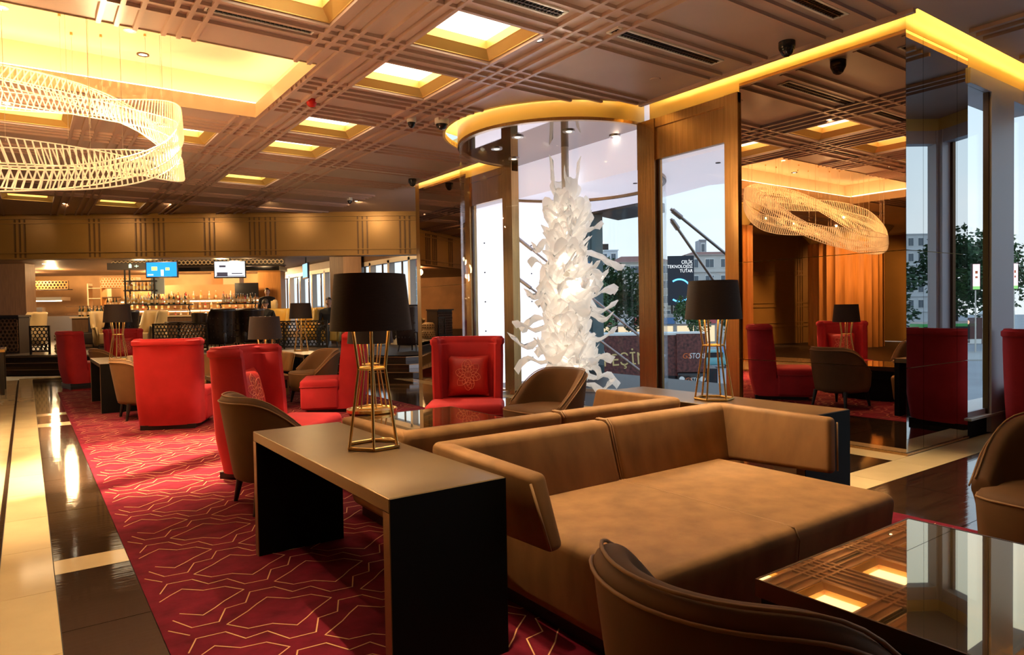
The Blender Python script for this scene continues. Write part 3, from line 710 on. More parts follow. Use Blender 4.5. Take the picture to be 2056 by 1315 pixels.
def sofa(label, loc, rz):
    t = thing('sofa', label, 'sofa', loc, rz, 'brown velvet two-seat sofas')
    V = 'brown_velvet'
    m_ = bevhexa(MB(), [(-.80, -1.13, .06), (.80, -1.13, .06), (.80, -.10, .06), (-.80, -.10, .06)], [(-.805, -1.17, .385), (.805, -1.17, .385), (.80, -.12, .39), (-.80, -.12, .39)], .05, 5)
    m_.build('seat', V, t, 50)
    MB().tube([(0, -1.15, .10), (0, -1.172, .34), (0, -1.15, .382), (0, -1.10, .3855), (0, -.12, .3895)], .0032, 6).build('seat_seam', 'pip', t, 180)
    for a, b in ((-.985, 0), (0, .985)):
        m_ = bevhexa(MB(), [(a*.95, -.22, .36), (b*.95, -.22, .36), (b*.985, -.05, .34), (a*.985, -.05, .34)], [(a, -.125, .675), (b, -.125, .675), (b, 0, .675), (a, 0, .675)], .038, 4)
        m_.build('backrest', V, t, 50)
    MB().tube([(.007, -.205, .38), (.007, -.128, .65), (.007, -.10, .677), (.007, -.03, .677), (.007, .001, .65)], .006, 6).tube([(-.007, -.205, .38), (-.007, -.128, .65), (-.007, -.10, .677), (-.007, -.03, .677), (-.007, .001, .65)], .006, 6).build('back_seam', 'pip', t, 180)
    for s in (-1, 1):
        m_ = bevhexa(MB(), [(s*.835, -.13, .37), (s*.935, -.06, .355), (s*.94, -.80, .385), (s*.872, -.80, .395)], [(s*.905, -.10, .675), (s*.985, -.01, .675), (s*1.0, -.765, .665), (s*.925, -.765, .67)], .024, 4)
        m_.build('armrest', V, t, 50)
        MB().tube([(s*.94, -.802, .40), (s*.998, -.768, .64)], .005, 6).build('arm_piping', 'pip', t, 180)
    MB().box(-.76, .76, -1.05, -.12, 0, .065).build('plinth', 'black_leg', t)
    MB().box(-.78, .78, -.14, -.06, .06, .40).build('back_support', V, t)
    return t
def glass_table(label, loc, sx=.47, sy=.47, h=.45):
    t = thing('coffee_table', label, 'table', loc)
    MB().box(-sx+.006, sx-.006, -sy+.006, sy-.006, h-.010, h).build('table_top', 'tableglass', t)
    MB().box(-sx, sx, -sy, -sy+.006, h-.05, h+.001).box(-sx, sx, sy-.006, sy, h-.05, h+.001).box(-sx, -sx+.006, -sy+.006, sy-.006, h-.05, h+.001).box(sx-.006, sx, -sy+.006, sy-.006, h-.05, h+.001).build('rim', 'frame_dark', t)
    MB().box(-sx+.012, sx-.012, -sy+.012, sy-.012, h-.16, h-.012).build('frame', 'black_panel', t)
    MB().box(-sx+.08, sx-.08, -sy+.08, sy-.08, 0, h-.16).build('pedestal', 'black_panel', t)
    return t
def drum(label, loc, h=.48):
    t = thing('side_table', label, 'table', loc)
    MB().lathe([(.0, 0), (.115, 0), (.115, .02), (.085, .05), (.085, .16), (.12, .28), (.185, h-.03), (.0, h-.03)], 36).build('pedestal', mat('red brown lacquer '+label[:8], (.16, .03, .015), .2), t, 40)
    MB().lathe([(0, h-.012), (.19, h-.012), (.195, h), (.20, h), (.20, h-.02), (.185, h-.032), (0, h-.032)], 36).build('table_top', 'brass', t, 40)
    return t

c0 = console('long bronze-topped console table with black panel ends, nearest the camera', (1.172, 2.835, 0))
place(c0, (3.64, 2.885, 0), 0, 'bronze-topped console table at the far right end of the brown sofas', False)
place(c0, (.99, 11.0, 0), 0, 'small-looking dark console table under the far left lamp', False)
place(c0, (3.55, 10.75, 0), 0, 'dark console table under the small lamp in front of the bar lattice', False)
lp = lamp('large brass cage lamp with dark shade on the nearest console', (1.262, 2.86, .645), .12)
place(lp, (3.655, 2.86, .645), .3, 'brass cage lamp with black shade before the tall window', False)
place(lp, (1.05, 11.0, .645), .2, 'brass cage lamp with dark shade on the far left console', False)
place(lp, (3.62, 10.95, .645), .1, 'small brass lamp on the console before the bar lattice screen', False)
place(lp, (2.25, 5.12, .48), .4, 'brass cage lamp on the round side table, seen through the nearest lamp', False)
place(lp, (2.17, 7.79, .45), .2, 'lamp whose brown shade rises just behind the red chair with cushion', False)
sf = sofa('brown velvet sofa facing the camera in the foreground', (2.42, 2.665, 0), 0)
place(sf, (2.42, 2.90, 0), pi, 'brown velvet sofa turned away, back to back with the front one', False)
place(sf, (2.28, 11.0, 0), 0, 'far olive brown sofa beyond the red chairs', False)
tb = tub('umber velvet tub chair seen from behind at the bottom edge', (1.275, .885, 0), .06)
place(tb, (1.35, 4.56, 0), 0.02, 'umber velvet tub chair behind the far end of the nearest console', False)
place(tb, (3.54, 4.50, 0), pi+.1, 'brown tub chair facing left in front of the glass drum', False)
place(tb, (3.55, .965, 0), pi-.05, 'brown tub chair at the right edge across the bronze glass table', False)
place(tb, (1.17, 9.5, 0), .05, 'olive tub chair left of the red chair with its back turned', False)
place(tb, (1.17, 12.85, 0), .05, 'olive tub chair just behind the far left lamp console', False)
place(tb, (3.28, 9.42, 0), pi+.1, 'olive tub chair with rounded back behind the red chair facing left', False)
rc = red_chair('red velvet high-back chair with its back turned, left of centre', (1.36, 8.54, 0), radians(66))
place(rc, (1.58, 5.50, 0), radians(-43), 'red velvet high-back chair behind the umber tub chair, cushion inside', False)
place(rc, (3.37, 5.47, 0), radians(-126), 'red velvet high-back chair facing the camera with a flower cushion', False)
place(rc, (3.27, 8.50, 0), radians(156), 'red velvet high-back chair seen side-on behind the nearest lamp', False)
place(rc, (.86, 14.9, 0), radians(12), 'small far red high-back chair at the left facing right', False)
place(rc, (1.62, 15.75, 0), radians(-88), 'far red high-back chair facing the camera behind the left lamp', False)
place(rc, (7.80, 2.25, 0), radians(10), 'red high-back chair by the window at the right edge', False)
def on_chair(c, r, x, z=.425): return (c[0]+cos(r)*x, c[1]+sin(r)*x, z)
ck = cushion('red cushion with pale flower leaning in the chair behind the tub chair', on_chair((1.58, 5.50), radians(-43), -.165), radians(-41))
for pos, r, lab in (((3.37, 5.47), radians(-126), 'red cushion with orange flower on the chair facing the camera'), ((1.62, 15.75), radians(-88), 'small red cushion on the far chair behind the left lamp'), ((.86, 14.9), radians(12), 'tiny red cushion on the far left chair facing right')):
    c = copy_tree(ck); c.location = on_chair(pos, r, -.165); c.rotation_euler = (0, -.22, r+.03); c['label'] = lab
glass_table('square bronze glass coffee table reflecting the ceiling at lower right', (2.19, .735, 0))
glass_table('bronze glass coffee table before the red chair facing the camera', (2.42, 4.56, 0), .47, .40)
glass_table('low dark glass table between the far red chairs', (2.33, 9.28, 0), .42, .42)
drum('round brass-topped side table under the lamp between the red chairs', (2.25, 5.12, 0), .48)
drum('round side table holding the lamp behind the cushioned red chair', (2.17, 7.79, 0), .45)
t = thing('console_table', 'low dark red lacquer table with gilt edge at the far left edge', 'table', (-.92, 14.5, 0))
MB().box(-.62, .62, -.62, .62, .70, .74).build('table_top', mat('dark red lacquer', (.12, .015, .012), .15), t)
MB().box(-.63, .63, -.63, -.62, .70, .745).box(.62, .63, -.62, .62, .70, .745).build('gilt_edge', 'brass', t)
for x in (-.58, .58):
    for y in (-.58, .58): MB().box(x-.03, x+.03, y-.03, y+.03, 0, .70).build('leg', 'black_leg', t)
# lamp cord on the nearest console
o = MB().tube([(1.30, 2.96, .650), (1.36, 2.99, .652), (1.395, 2.96, .652), (1.412, 2.90, .64), (1.415, 2.88, .3), (1.415, 2.87, .02)], .004, 6).build('lamp_cord', 'brass', None, 180)
tag(o, 'thin golden cord running off the nearest console behind the lamp', 'cord')
# candle glasses on a table behind the cushioned chair
def cup(x, y, z, lab, first=[None]):
    if first[0] is None:
        t = thing('tea_light', lab, 'candle holder', (x, y, z), 0, 'cream candle cups'); MB().lathe([(0, 0), (.028, 0), (.03, .07), (.026, .07), (.024, .01), (0, .01)], 14).build('cup', 'cream', t, 50); MB().lathe([(0, .03), (.022, .03), (.022, .011)], 10).build('wax', 'white', t); first[0] = t; return
    c = copy_tree(first[0]); c.location = (x, y, z); c['label'] = lab
for x, y in ((2.02, 7.66), (2.06, 7.72), (2.10, 7.62)): cup(x, y, .45, 'small cream cup standing by the lamp behind the cushioned red chair')
for x, y in ((1.13, 10.55), (1.17, 10.5), (1.16, 10.62), (1.12, 10.45)): cup(x, y, .645, 'small cream cup on the far left lamp console')

# ------------------------------------------------------------------ rod chandelier
ch = thing('chandelier', 'huge hanging chandelier of wavy ribbons made of glowing glass rods', 'chandelier', (-.50, 7.15, 0))
def ell(u, sx, sy):
    c, s_ = cos(u), sin(u); e_ = 2/2.2
    return (sx*math.copysign(abs(c)**e_, c), sy*math.copysign(abs(s_)**e_, s_))
def tilt(u): return .56*sin(u)
rb_specs = [  # height offset at the right end, half height, phase, radius swing
 (.22, .120, 0.0, .03), (.07, .115, 1.9, .06), (-.11, .115, 3.6, .05), (-.22, .105, 5.2, .08)]
for i, (zo, hh, ph, rsw) in enumerate(rb_specs):
    mb = MB(); wa = []; wb = []; n = 205
    for k in range(n):
        u = 2*pi*k/n; flat = abs(sin(u))
        zc = 2.90+tilt(u)+zo*(1-.45*flat)*cos(2*u)+.035*sin(3*u+ph)
        h2 = hh*(.82+.18*cos(3*u+ph)); ro = -rsw*(.5-.5*cos(2*u+ph))
        q = []
        for z_, du in ((zc+h2, 0), (zc-h2, .05*sin(2*u+ph))):
            sc = 1.0-.03*(z_-2.90-tilt(u)); x, y = ell(u+du, 1.77*sc+ro, .93*sc+ro*.7); q.append((x, y, z_))
        wa.append(q[0]); wb.append(q[1]); mb.cone(q[0], q[1], .0075, .0075, 4, cap=False)
    mb.build('rod_ribbon', 'rod', ch, kind='stuff')
    MB().tube(wa, .006, 4, True).tube(wb, .006, 4, True).build('ribbon_wire', 'rod', ch)
m_ = MB()
for k in range(34):
    u = 2*pi*k/34+.1; s_ = 1.0 if k % 3 else .6
    x, y = ell(u, 1.70*s_, .88*s_); m_.cone((x, y, 2.95+tilt(u)*s_), (x, y, CZ+.478), .0022, .0022, 4, cap=False)
m_.build('suspension_wires', 'wire', ch, kind='stuff')
m_ = MB()
for k in range(34):
    u = 2*pi*k/34+.1; s_ = 1.0 if k % 3 else .6; x, y = ell(u, 1.70*s_, .88*s_); m_.cone((x, y, CZ+.455), (x, y, CZ+.48), .012, .012, 8)
m_.build('wire_anchors', 'brass', ch, kind='stuff')
for x, y, z in ((1.2, .3, 3.0), (-1.2, .3, 3.0), (0, -.5, 3.0), (0, .5, 3.0)): light('POINT', 'chandelier_light', (x, y, z-.15), 34, WARM, .012, parent=ch)

# ------------------------------------------------------------------ ceiling fittings
def dome(label, x, y, mt, r=.055):
    t = thing('dome_camera', label, 'security camera', (x, y, CZ))
    MB().lathe([(0, 0), (r, 0), (r, -.05), (r*.92, -.065), (0, -.065)], 24).build('housing', mt, t, 40)
    MB().lathe([(r*.85, -.06), (r*.85, -.075), (r*.6, -.11), (r*.3, -.125), (0, -.13)], 20).build('dome', 'black_plastic', t, 80)
dome('black dome camera on the ceiling beside the pier mirror top', 5.45, 3.46, 'black_plastic', .07)
dome('white dome camera on the ceiling beside the glass drum', 4.10, 7.12, 'white_plastic', .085)
dome('small white dome camera left of the glass drum', 3.76, 7.24, 'white_plastic')
dome('black dome camera above the dark far mirror panel', 5.50, 10.6, 'black_plastic', .07)
dome('tiny white dome camera near the right end of the bar beam', 5.3, 12.9, 'white_plastic')
t = thing('alarm_beacon', 'red dome alarm beacon on the brown ceiling', 'alarm', (2.56, 7.22, CZ)); MB().lathe([(0, 0), (.06, 0), (.06, -.03), (0, -.03)], 20).build('base', 'red_plastic', t, 40); MB().lathe([(.052, -.03), (.05, -.055), (.03, -.075), (0, -.08)], 20).build('dome', 'red_plastic', t, 80)
fd = None
for x, y, lab in ((3.3, 6.98, 'flush round sprinkler cover in front of the red alarm dome'), (5.2, 4.75, 'flush round sprinkler cover by the pier mirror cove'), (2.95, 10.7, 'flush round sprinkler cover between two small far ceiling lights'), (4.9, 8.9, 'flush round sprinkler cover left of the glass drum cove')):
    if fd is None: fd = MB().lathe([(0, -.008), (.05, -.008), (.055, 0)], 20).build('sprinkler_cover', 'rib', None, 40); tag(fd, lab, 'sprinkler')
    else: fd = fd.copy(); COL.objects.link(fd); fd['label'] = lab
    fd.location = (x, y, CZ)
def vent(label, x0, x1, y):
    t = thing('slot_vent', label, 'air vent', ((x0+x1)/2, y, CZ)); a = (x1-x0)/2
    MB().box(-a, a, -.070, -.05, -.012, .002).box(-a, a, .05, .070, -.012, .002).box(-a, -a+.016, -.05, .05, -.012, .002).box(a-.016, a, -.05, .05, -.012, .002).build('frame', 'white_plastic', t)
    MB().box(-a+.012, a-.012, -.05, .05, -.002, .001).build('duct_opening', 'black_panel', t)
    m_ = MB().box(-a+.012, a-.012, -.004, .004, -.010, -.002)
    for k in range(int((x1-x0)/.035)): m_.box(-a+.02+k*.035, -a+.024+k*.035, -.05, .05, -.008, -.002)
    m_.build('vent_fins', 'frame_dark', t, kind='stuff')
vent('white slot vent in the ceiling above the glass drum', 3.98, 5.34, 4.10)
vent('white slot vent in the ceiling by the top edge of the photo', 2.60, 3.46, 4.10)
vent('dark slot vent in the ceiling at the upper left', 1.15, 1.97, 5.455)
vent('slot vent in the ceiling at the top right edge', 4.5, 5.33, 2.91)
vent('narrow far slot vent in the ceiling left of the glass drum', 3.95, 5.3, 10.23)

# ------------------------------------------------------------------ downlights that pool on carpet, sofa, table, floor
def downlight(label, x, y, energy, target, ang, color=WARM2, size=.03):
    t = thing('ceiling_spotlight', label, 'downlight', (x, y, CZ), 0, 'small ceiling spotlights')
    MB().lathe([(.035, -.010), (.05, -.010), (.05, 0), (.035, 0), (.03, .0)], 18).build('trim_ring', 'frame_dark', t, 50)
    MB().lathe([(0, -.003), (.035, -.003)], 14).build('lens', 'lamp_on', t)
    light('SPOT', 'spot', (0, 0, -.02), energy*S_SPOT, color, size, angle=ang, blend=.75, parent=t).rotation_euler = (Vector(target)-Vector((x, y, CZ))).to_track_quat('-Z', 'Y').to_euler()
for s_, tx in ((-2.6, -2.9), (-.6, -.8), (1.4, 1.2), (3.4, 3.4), (5.2, 5.4)):
    p_ = bar(s_, -1.5); q_ = bar(tx, 0, 3.0); downlight('added ceiling spotlight brightening the gold bar beam', p_.x, p_.y, 17, q_, 95, WARM)  # spotlights added to brighten the front of the beam
GEN = 'small dark-rimmed spotlight flush in the brown ceiling'
for x, y, en, tg, an, c in (
    (.9, 6.75, 1250, (.95, 6.6, 0), 48, WARM2), (1.3, 9.0, 230, (1.3, 8.4, 0), 60, WARM2), (2.5, 3.3, 390, (2.5, 2.05, .4), 42, WARM2), (.95, 1.75, 260, (1.05, 2.15, .6), 26, WARM2),
    (-.05, 5.6, 260, (-.05, 5.8, 0), 50, WARM2), (-.1, 9.0, 200, (-.1, 9.0, 0), 55, WARM2), (3.3, 7.5, 150, (3.1, 6.6, 0), 60, WARM2), (3.6, 4.6, 120, (3.5, 3.2, .6), 50, WARM2), (4.9, 2.0, 150, (4.9, 2.2, 0), 50, WARM2), (-.1, 3.2, 120, (-.1, 3.2, 0), 50, WARM2)):
    downlight(GEN, x, y, en, tg, an, c)

# ------------------------------------------------------------------ the bar platform and what stands on it
FZ = .36
edge = [Vector(p) for p in ((-12, 24.5), (-.5, 18.7), (.75, 17.7), (3.0, 15.0), (5.0, 12.35), (5.87, 11.45), (8.3, 11.3))]
def offs(d):
    res = []
    for i, p in enumerate(edge):
        a = edge[max(i-1, 0)]; b = edge[min(i+1, len(edge)-1)]; t_ = (b-a).normalized(); res.append(p+Vector((-t_.y, t_.x))*d)
    return res
st = struct('platform', MB().prism([(p.x, p.y) for p in offs(.80)]+[(8.3, 34), (-12, 34)], -.01, FZ), 'dark')
for k in range(3):
    a, b = offs(.40*k), offs(.40*k+.42); z = .12*(k+1)
    for i in range(len(a)-1):
        MB().hexa([(a[i].x, a[i].y, 0), (a[i+1].x, a[i+1].y, 0), (b[i+1].x, b[i+1].y, 0), (b[i].x, b[i].y, 0)], [(a[i].x, a[i].y, z), (a[i+1].x, a[i+1].y, z), (b[i+1].x, b[i+1].y, z), (b[i].x, b[i].y, z)]).build('step', 'darkmarble', st)
        c_, d_ = offs(.40*k-.012)[i:i+2]
        MB().hexa([(c_.x, c_.y, z-.012), (d_.x, d_.y, z-.012), (a[i+1].x, a[i+1].y, z-.012), (a[i].x, a[i].y, z-.012)], [(c_.x, c_.y, z+.002), (d_.x, d_.y, z+.002), (a[i+1].x, a[i+1].y, z+.002), (a[i].x, a[i].y, z+.002)]).build('step_nosing', 'bronze_edge', st)
BF = Matrix.Translation(BO) @ Matrix.Rotation(BROT, 4, 'Z')
def bbox(s0, s1, t0, t1, z0, z1): return MB().box(s0, s1, t0, t1, z0, z1).xf(BF)
cq = [bar(-14, .3), bar((8.22-2-.3*.538)/.843, .3), Vector((8.22, 32, 0)), bar(-14, 16)]
struct('ceiling', MB().prism([(p.x, p.y) for p in cq], 2.98, 3.05), 'wood_dark')
struct('wall_bar', bbox(-16, -1.5, 13.8, 14, 0, 3).add(*(lambda m: (m.v, m.f))(bbox(-13.6, -13.4, .3, 13.8, 0, 3))), 'bar_wall')
bt = lambda D: D-15.2
def bthing(name, label, cat, s, t, z=FZ, rot=0, group=None): return thing(name, label, cat, bar(s, t, z), BROT+rot, group)

# windows at the bar's outer side
wf = MB(); YY = [11.2+1.25*k for k in range(17)]
for y in YY: wf.box(8.25, 8.42, y-.06, y+.06, FZ, 2.70)
wf.box(8.25, 8.42, 11.2, 31, 2.62, 2.75).box(8.25, 8.42, 11.2, 31, FZ, .62)
w7 = struct('window_7', wf, mat('pale tan metal', (.72, .62, .52), .4, metal=.1))
for i in range(16): MB().box(8.36, 8.37, YY[i]+.06, YY[i+1]-.06, .62, 2.62).build('glass_pane', 'glass', w7)
for i in range(16): MB().box(8.34, 8.38, YY[i]+.58, YY[i]+.62, .62, 2.62).build('mullion', 'frame_dark', w7)
struct('wall_outer', MB().box(8.25, 8.42, 11.2, 31, 2.75, 3.9).box(8.25, 8.42, 11.2, 31, -.3, FZ), 'wood_dark')

def wooden(label, s0, s1, t, z0, z1, m, d=.5):
    o = MB().box(0, s1-s0, 0, d, 0, z1-z0).build('wood_column', m, None, loc=bar(s0, t, z0), rotz=BROT); tag(o, label, 'column'); return o
o = wooden('brown wood column right behind the nearest lamp shade', 3.30, 4.23, 4.8, FZ, 2.98, 'wood_dark', .9)
MB().box(.40, .93, -.01, 0, 0, 2.62).build('face_panel', mat('tan wood', (.36, .19, .10), .5, noise=.1, nscale=3, stretch=(6, 6, .6)), o)
wooden('bright orange wood panel behind the bar under the second screen', -.05, .74, 8.8, FZ, 2.98, 'wood', .6)
wooden('orange wood panel behind the bottle rack', -2.41, -1.90, 10.8, FZ, 2.98, 'wood', .6)
wooden('pale column beside the orange wood panel', -1.90, -1.30, 10.6, FZ, 2.98, 'cream', .5)
wooden('dark brown wall block at the far left edge of the bar', -9.2, -6.68, 6.8, FZ, 2.98, 'wood_dark', .5)
# lattice pieces
def lattice(mb, w, h, c=.085, y=0, r=.010):
    nx = max(1, int(w/c)); nz_ = max(1, int(h/(c*.86))); c = w/nx
    for i in range(nx):
        for j in range(nz_):
            cx = (i+.5+(.5 if j % 2 else 0))*c; cz = (j+.5)*h/nz_
            if cx > w: cx -= w
            p = [Vector((max(0, min(w, cx+c*.5*cos(pi/3*k+pi/6))), y, max(0, min(h, cz+c*.5*sin(pi/3*k+pi/6))))) for k in range(6)]
            for k in range(6):
                if (p[k]-p[(k+1) % 6]).length > .004: mb.cone(p[k], p[(k+1) % 6], r, r, 4, cap=False)
    return mb
def screen(label, s, t, w, h, rot=0, m='black_leg'):
    T = bthing('lattice_screen', label, 'partition', s, t, FZ, rot)
    MB().box(0, .035, -.02, .02, 0, h).box(w-.035, w, -.02, .02, 0, h).box(0, w, -.02, .02, h-.035, h).box(0, w, -.02, .02, .06, .09).build('frame', m, T)
    lattice(MB(), w-.07, h-.13).xf(Matrix.Translation((.035, 0, .09))).build('lattice', m, T, kind='stuff')
screen('black lattice screen at the far left before the cream wing chair', -3.25, 1.5, .48, .70)
screen('black lattice screen below the cream wing chairs, centre left', -.47, 1.8, 1.35, .70)
screen('black lattice screen with lit pattern behind the small bar lamp', 2.75, 1.35, 1.20, .72)
screen('black lattice screen to the left of the small bar lamp', 2.35, 1.9, .40, .66)
for lab, s, t, w, z, h, m in (('openwork band hanging above the bar screens', -3.44, 5.7, 5.15, 2.78, .17, 'cream'), ('openwork hood over the far left kitchen', -9.9, 11.6, 1.75, 2.35, .32, 'wood')):
    T = thing('lattice_band', lab, 'ceiling panel', bar(s, t, z), BROT)
    lattice(MB(), w, h, .12, 0, .016).build('lattice', m, T, kind='stuff'); MB().box(0, w, .04, .07, 0, h).build('backing', 'dark', T); MB().box(0, w, -.02, .3, -.03, 0).build('lower_edge', 'dark', T)
o = MB().box(0, 3.1, 0, .9, 0, .13).build('bar_soffit', 'black_plastic', None, loc=bar(-1.5, 5.6, 2.59), rotz=BROT); tag(o, 'long black soffit between the two bar screens', 'ceiling panel')
# screens
def tv(label, s, t, z, w, h, rot, art):
    T = bthing('television', label, 'television', s, t, z, rot)
    MB().box(-w/2, w/2, 0, .06, 0, h).build('housing', 'black_plastic', T)
    MB().box(-w/2+.025, w/2-.025, -.004, 0, .04, h-.025).build('screen', art, T)
    MB().cone((0, .03, h), (0, .03, 3.0-z), .02, .02, 8).build('mount', 'black_plastic', T)
    return T
blue = emis('blue screen picture', (.02, .22, .80), 1.3); whitep = emis('white screen picture', (.85, .88, .92), 1.2); sky_ = emis('sky blue screen picture', (.25, .55, .85), 1.2)
T = tv('wide television with blue picture above the bar', -1.55, 4.8, 2.36, .95, .48, -.1, blue)
e_w = emis('white screen graphics', (.9, .95, 1), 1.6); e_y = emis('yellow screen graphics', (.95, .75, .15), 1.2); e_k = emis('dark screen graphics', (.05, .04, .05), 1)
MB().lathe([(0, -.006), (.10, -.006)], 16).xf(Matrix.Translation((.03, 0, .24)) @ Matrix.Rotation(pi/2, 4, 'X')).box(-.02, .06, -.007, -.006, .06, .24).box(-.42, -.25, -.007, -.006, .08, .11).build('picture_shapes', e_w, T)
MB().box(-.30, -.13, -.007, -.006, .22, .33).box(.12, .24, -.007, -.006, .22, .30).build('picture_blocks', e_y, T)
T = tv('wide television showing a person in a cap above the bar', .58, 4.3, 2.30, .88, .50, .05, whitep)
e_s = emis('skin tone on screen', (.55, .33, .22), 1)
MB().lathe([(0, -.006), (.075, -.006)], 16).xf(Matrix.Translation((-.20, 0, .27)) @ Matrix.Rotation(pi/2, 4, 'X')).build('picture_face', e_s, T)
MB().box(-.29, -.11, -.008, -.007, .31, .37).box(-.36, -.06, -.007, -.006, .06, .17).box(-.4, .4, -.007, -.006, .045, .07).box(.05, .35, -.007, -.006, .12, .15).build('picture_dark', e_k, T)
tv('narrow television turned sideways with light blue picture', 2.58, 4.8, 2.28, .75, .46, -1.15, sky_)
# bar counter and shelves
T = bthing('bar_counter', 'long dark bar counter with pale top behind the wing chairs', 'bar', -4.6, 5.6)
MB().box(0, 6.2, 0, .6, 0, .86).build('counter_front', 'wood_dark', T); MB().box(-.03, 6.23, -.05, .65, .86, .91).build('counter_top', 'cream', T)
T = bthing('back_bar', 'lit back bar cabinet with shelves of bottles', 'cabinet', -5.2, 9.6)
MB().box(0, 5.0, .1, .4, 0, 2.0).build('cabinet_body', 'bar_wall', T)
for z in (.75, 1.1, 1.45): MB().box(0, 5.0, -.15, .1, z, z+.03).build('shelf', 'wood_dark', T)
for z in (.72, 1.07, 1.42): MB().box(0, 5.0, .07, .098, z-.03, z).build('shelf_light', emis('shelf light %d' % (z*100), (1, .75, .42), 5), T)
T = bthing('hanging_rack', 'black hanging shelf rack with bottles over the bar', 'shelf', -3.55, 6.6, 0)
for x in (.05, .95):
    for y in (0, .3): MB().box(x-.02, x+.02, y-.02, y+.02, 1.60, 2.98).build('upright', 'black_leg', T)
for z in (1.62, 2.05, 2.35): MB().box(0, 1.0, -.03, .33, z, z+.035).build('shelf', 'black_leg', T)
o = MB().box(0, .42, 0, .02, 0, .5).build('glass_board', mat('pale grey board', (.45, .55, .62), .3), None, loc=bar(-2.75, 6.7, 1.95), rotz=BROT); tag(o, 'pale grey board hanging right of the black bottle rack', 'board')
def archstand(lab, s, w):
    T = bthing('bottle_stand', lab, 'shelf', s, 5.8, FZ+.91)
    MB().tube([(0, 0, 0), (-.02, 0, .12), (.03, 0, .22), (0, 0, .30)], .02, 6).tube([(w, 0, 0), (w+.02, 0, .12), (w-.03, 0, .22), (w, 0, .30)], .02, 6).build('curved_leg', 'black_leg', T, 60)
    MB().box(-.06, w+.06, -.12, .16, .30, .335).build('shelf_top', 'black_leg', T); MB().box(.06, w-.06, -.1, .14, .12, .14).build('shelf', 'black_leg', T)
archstand('black arched bottle stand on the bar counter, left one', -2.45, 1.25); archstand('black arched bottle stand on the bar counter, right one', -.27, 1.08)
BM = [mat('amber spirit glass', (.45, .17, .03), .1, spec=.8), mat('dark green bottle glass', (.015, .03, .015), .08, spec=.8), mat('clear bottle glass', (.62, .58, .50), .1, spec=.8), mat('red drink glass', (.40, .03, .02), .1, spec=.8), mat('whisky glass', (.62, .33, .08), .1, spec=.8)]
bmaster = []
for i, m_ in enumerate(BM):
    h = (.29, .33, .28, .26, .30)[i]
    o = MB().lathe([(0, 0), (.036, 0), (.038, .02), (.038, h*.55), (.03, h*.65), (.013, h*.75), (.012, h*.95), (0, h*.95)], 10).build('bottle', m_, None, 50)
    MB().lathe([(0, h*.94), (.015, h*.94), (.015, h), (0, h)], 8).build('cap', 'dark' if i % 2 else 'white', o)
    MB().lathe([(.0388, h*.15), (.0388, h*.45)], 10).build('bottle_label', 'cream' if i != 2 else 'goldframe', o); bmaster.append(o)
used = [0]*5
def bottles(s0, s1, t, z, n, where, kinds):
    for k in range(n):
        i = kinds[k % len(kinds)]; s = s0+(s1-s0)*(k+.5)/n+random.uniform(-.01, .01); lab = 'small spirit bottle standing '+where
        if used[i]: c = copy_tree(bmaster[i])
        else: c = bmaster[i]; used[i] = 1
        c.location = bar(s, t+random.uniform(-.05, .05), z); tag(c, lab, 'bottle', 'bottles '+where)
bottles(-2.45, -1.2, 5.82, FZ+1.246, 15, 'on the left arched stand', (2, 1, 4, 1, 0, 3))
bottles(-.25, .82, 5.82, FZ+1.246, 15, 'on the right arched stand', (0, 4, 0, 3, 2, 4, 1))
bottles(-3.5, -2.6, 6.7, 1.656, 13, 'on the lower rack shelf', (2, 4, 2, 2)); bottles(-3.5, -2.6, 6.7, 2.086, 8, 'on the middle rack shelf', (2, 0))
bottles(-4.5, -3.65, 5.85, FZ+.911, 12, 'on the counter left of the rack', (1, 1, 4, 1)); 
for z, n in ((.78, 22), (1.13, 22), (1.48, 18)): bottles(-5.1, -.3, 9.53, FZ+z+.001, n, 'on the lit back bar shelves', (4, 2, 0, 3, 2))
T = bthing('exit_sign', 'dark hanging exit sign panel above the bottle rack', 'sign', -3.15, 4.9, 2.62)
MB().box(0, 1.4, 0, .12, 0, .20).build('panel', 'dark', T); MB().box(.62, .70, -.004, 0, .05, .15).box(.64, .68, -.004, 0, .155, .175).build('pictogram', emis('exit green', (.55, .8, .5), 1.0), T); MB().box(.78, .90, -.004, 0, .09, .11).box(.83, .85, -.004, 0, .06, .14).build('arrow', emis('exit arrow', (.55, .8, .5), 1.0), T)
T = bthing('exit_sign', 'small green lit exit sign deep in the bar', 'sign', -3.7, 9.0, 2.15); MB().box(0, .25, 0, .05, 0, .16).build('case', emis('exit sign green', (.08, .55, .15), 1.2), T); MB().box(.08, .17, -.004, 0, .04, .12).build('pictogram', emis('exit sign white', (.8, .9, .8), 1.2), T)
T = bthing('lattice_cabinet', 'dark brown lattice-fronted cabinet at the far left edge', 'cabinet', -5.05, 2.1); MB().box(0, 1.15, .03, .45, 0, .92).box(-.03, 1.18, -.03, .47, .92, .97).build('cabinet_body', 'dark', T); lattice(MB(), 1.1, .82, .10, 0, .012).xf(Matrix.Translation((.02, .015, .05))).build('lattice', 'wood_dark', T, kind='stuff')
T = bthing('pouf', 'cream patterned pouf beside the far left lattice screen', 'stool', -2.55, 1.75); MB().lathe([(0, 0), (.20, 0), (.23, .06), (.23, .22), (.19, .26), (.20, .30), (.22, .36), (.21, .46), (.15, .52), (0, .53)], 24).build('cover', 'cream_leather', T, 60); dm = MB()
for zz in (.06, .13, .20, .36, .44):
    for k in range(16): q = 2*pi*(k+.5*(int(zz*100) % 2))/16; dm.cone((.222*cos(q), .222*sin(q), zz), (.236*cos(q), .236*sin(q), zz), .026, .02, 6)
dm.build('woven_pattern', 'wood_dark', T, kind='stuff')
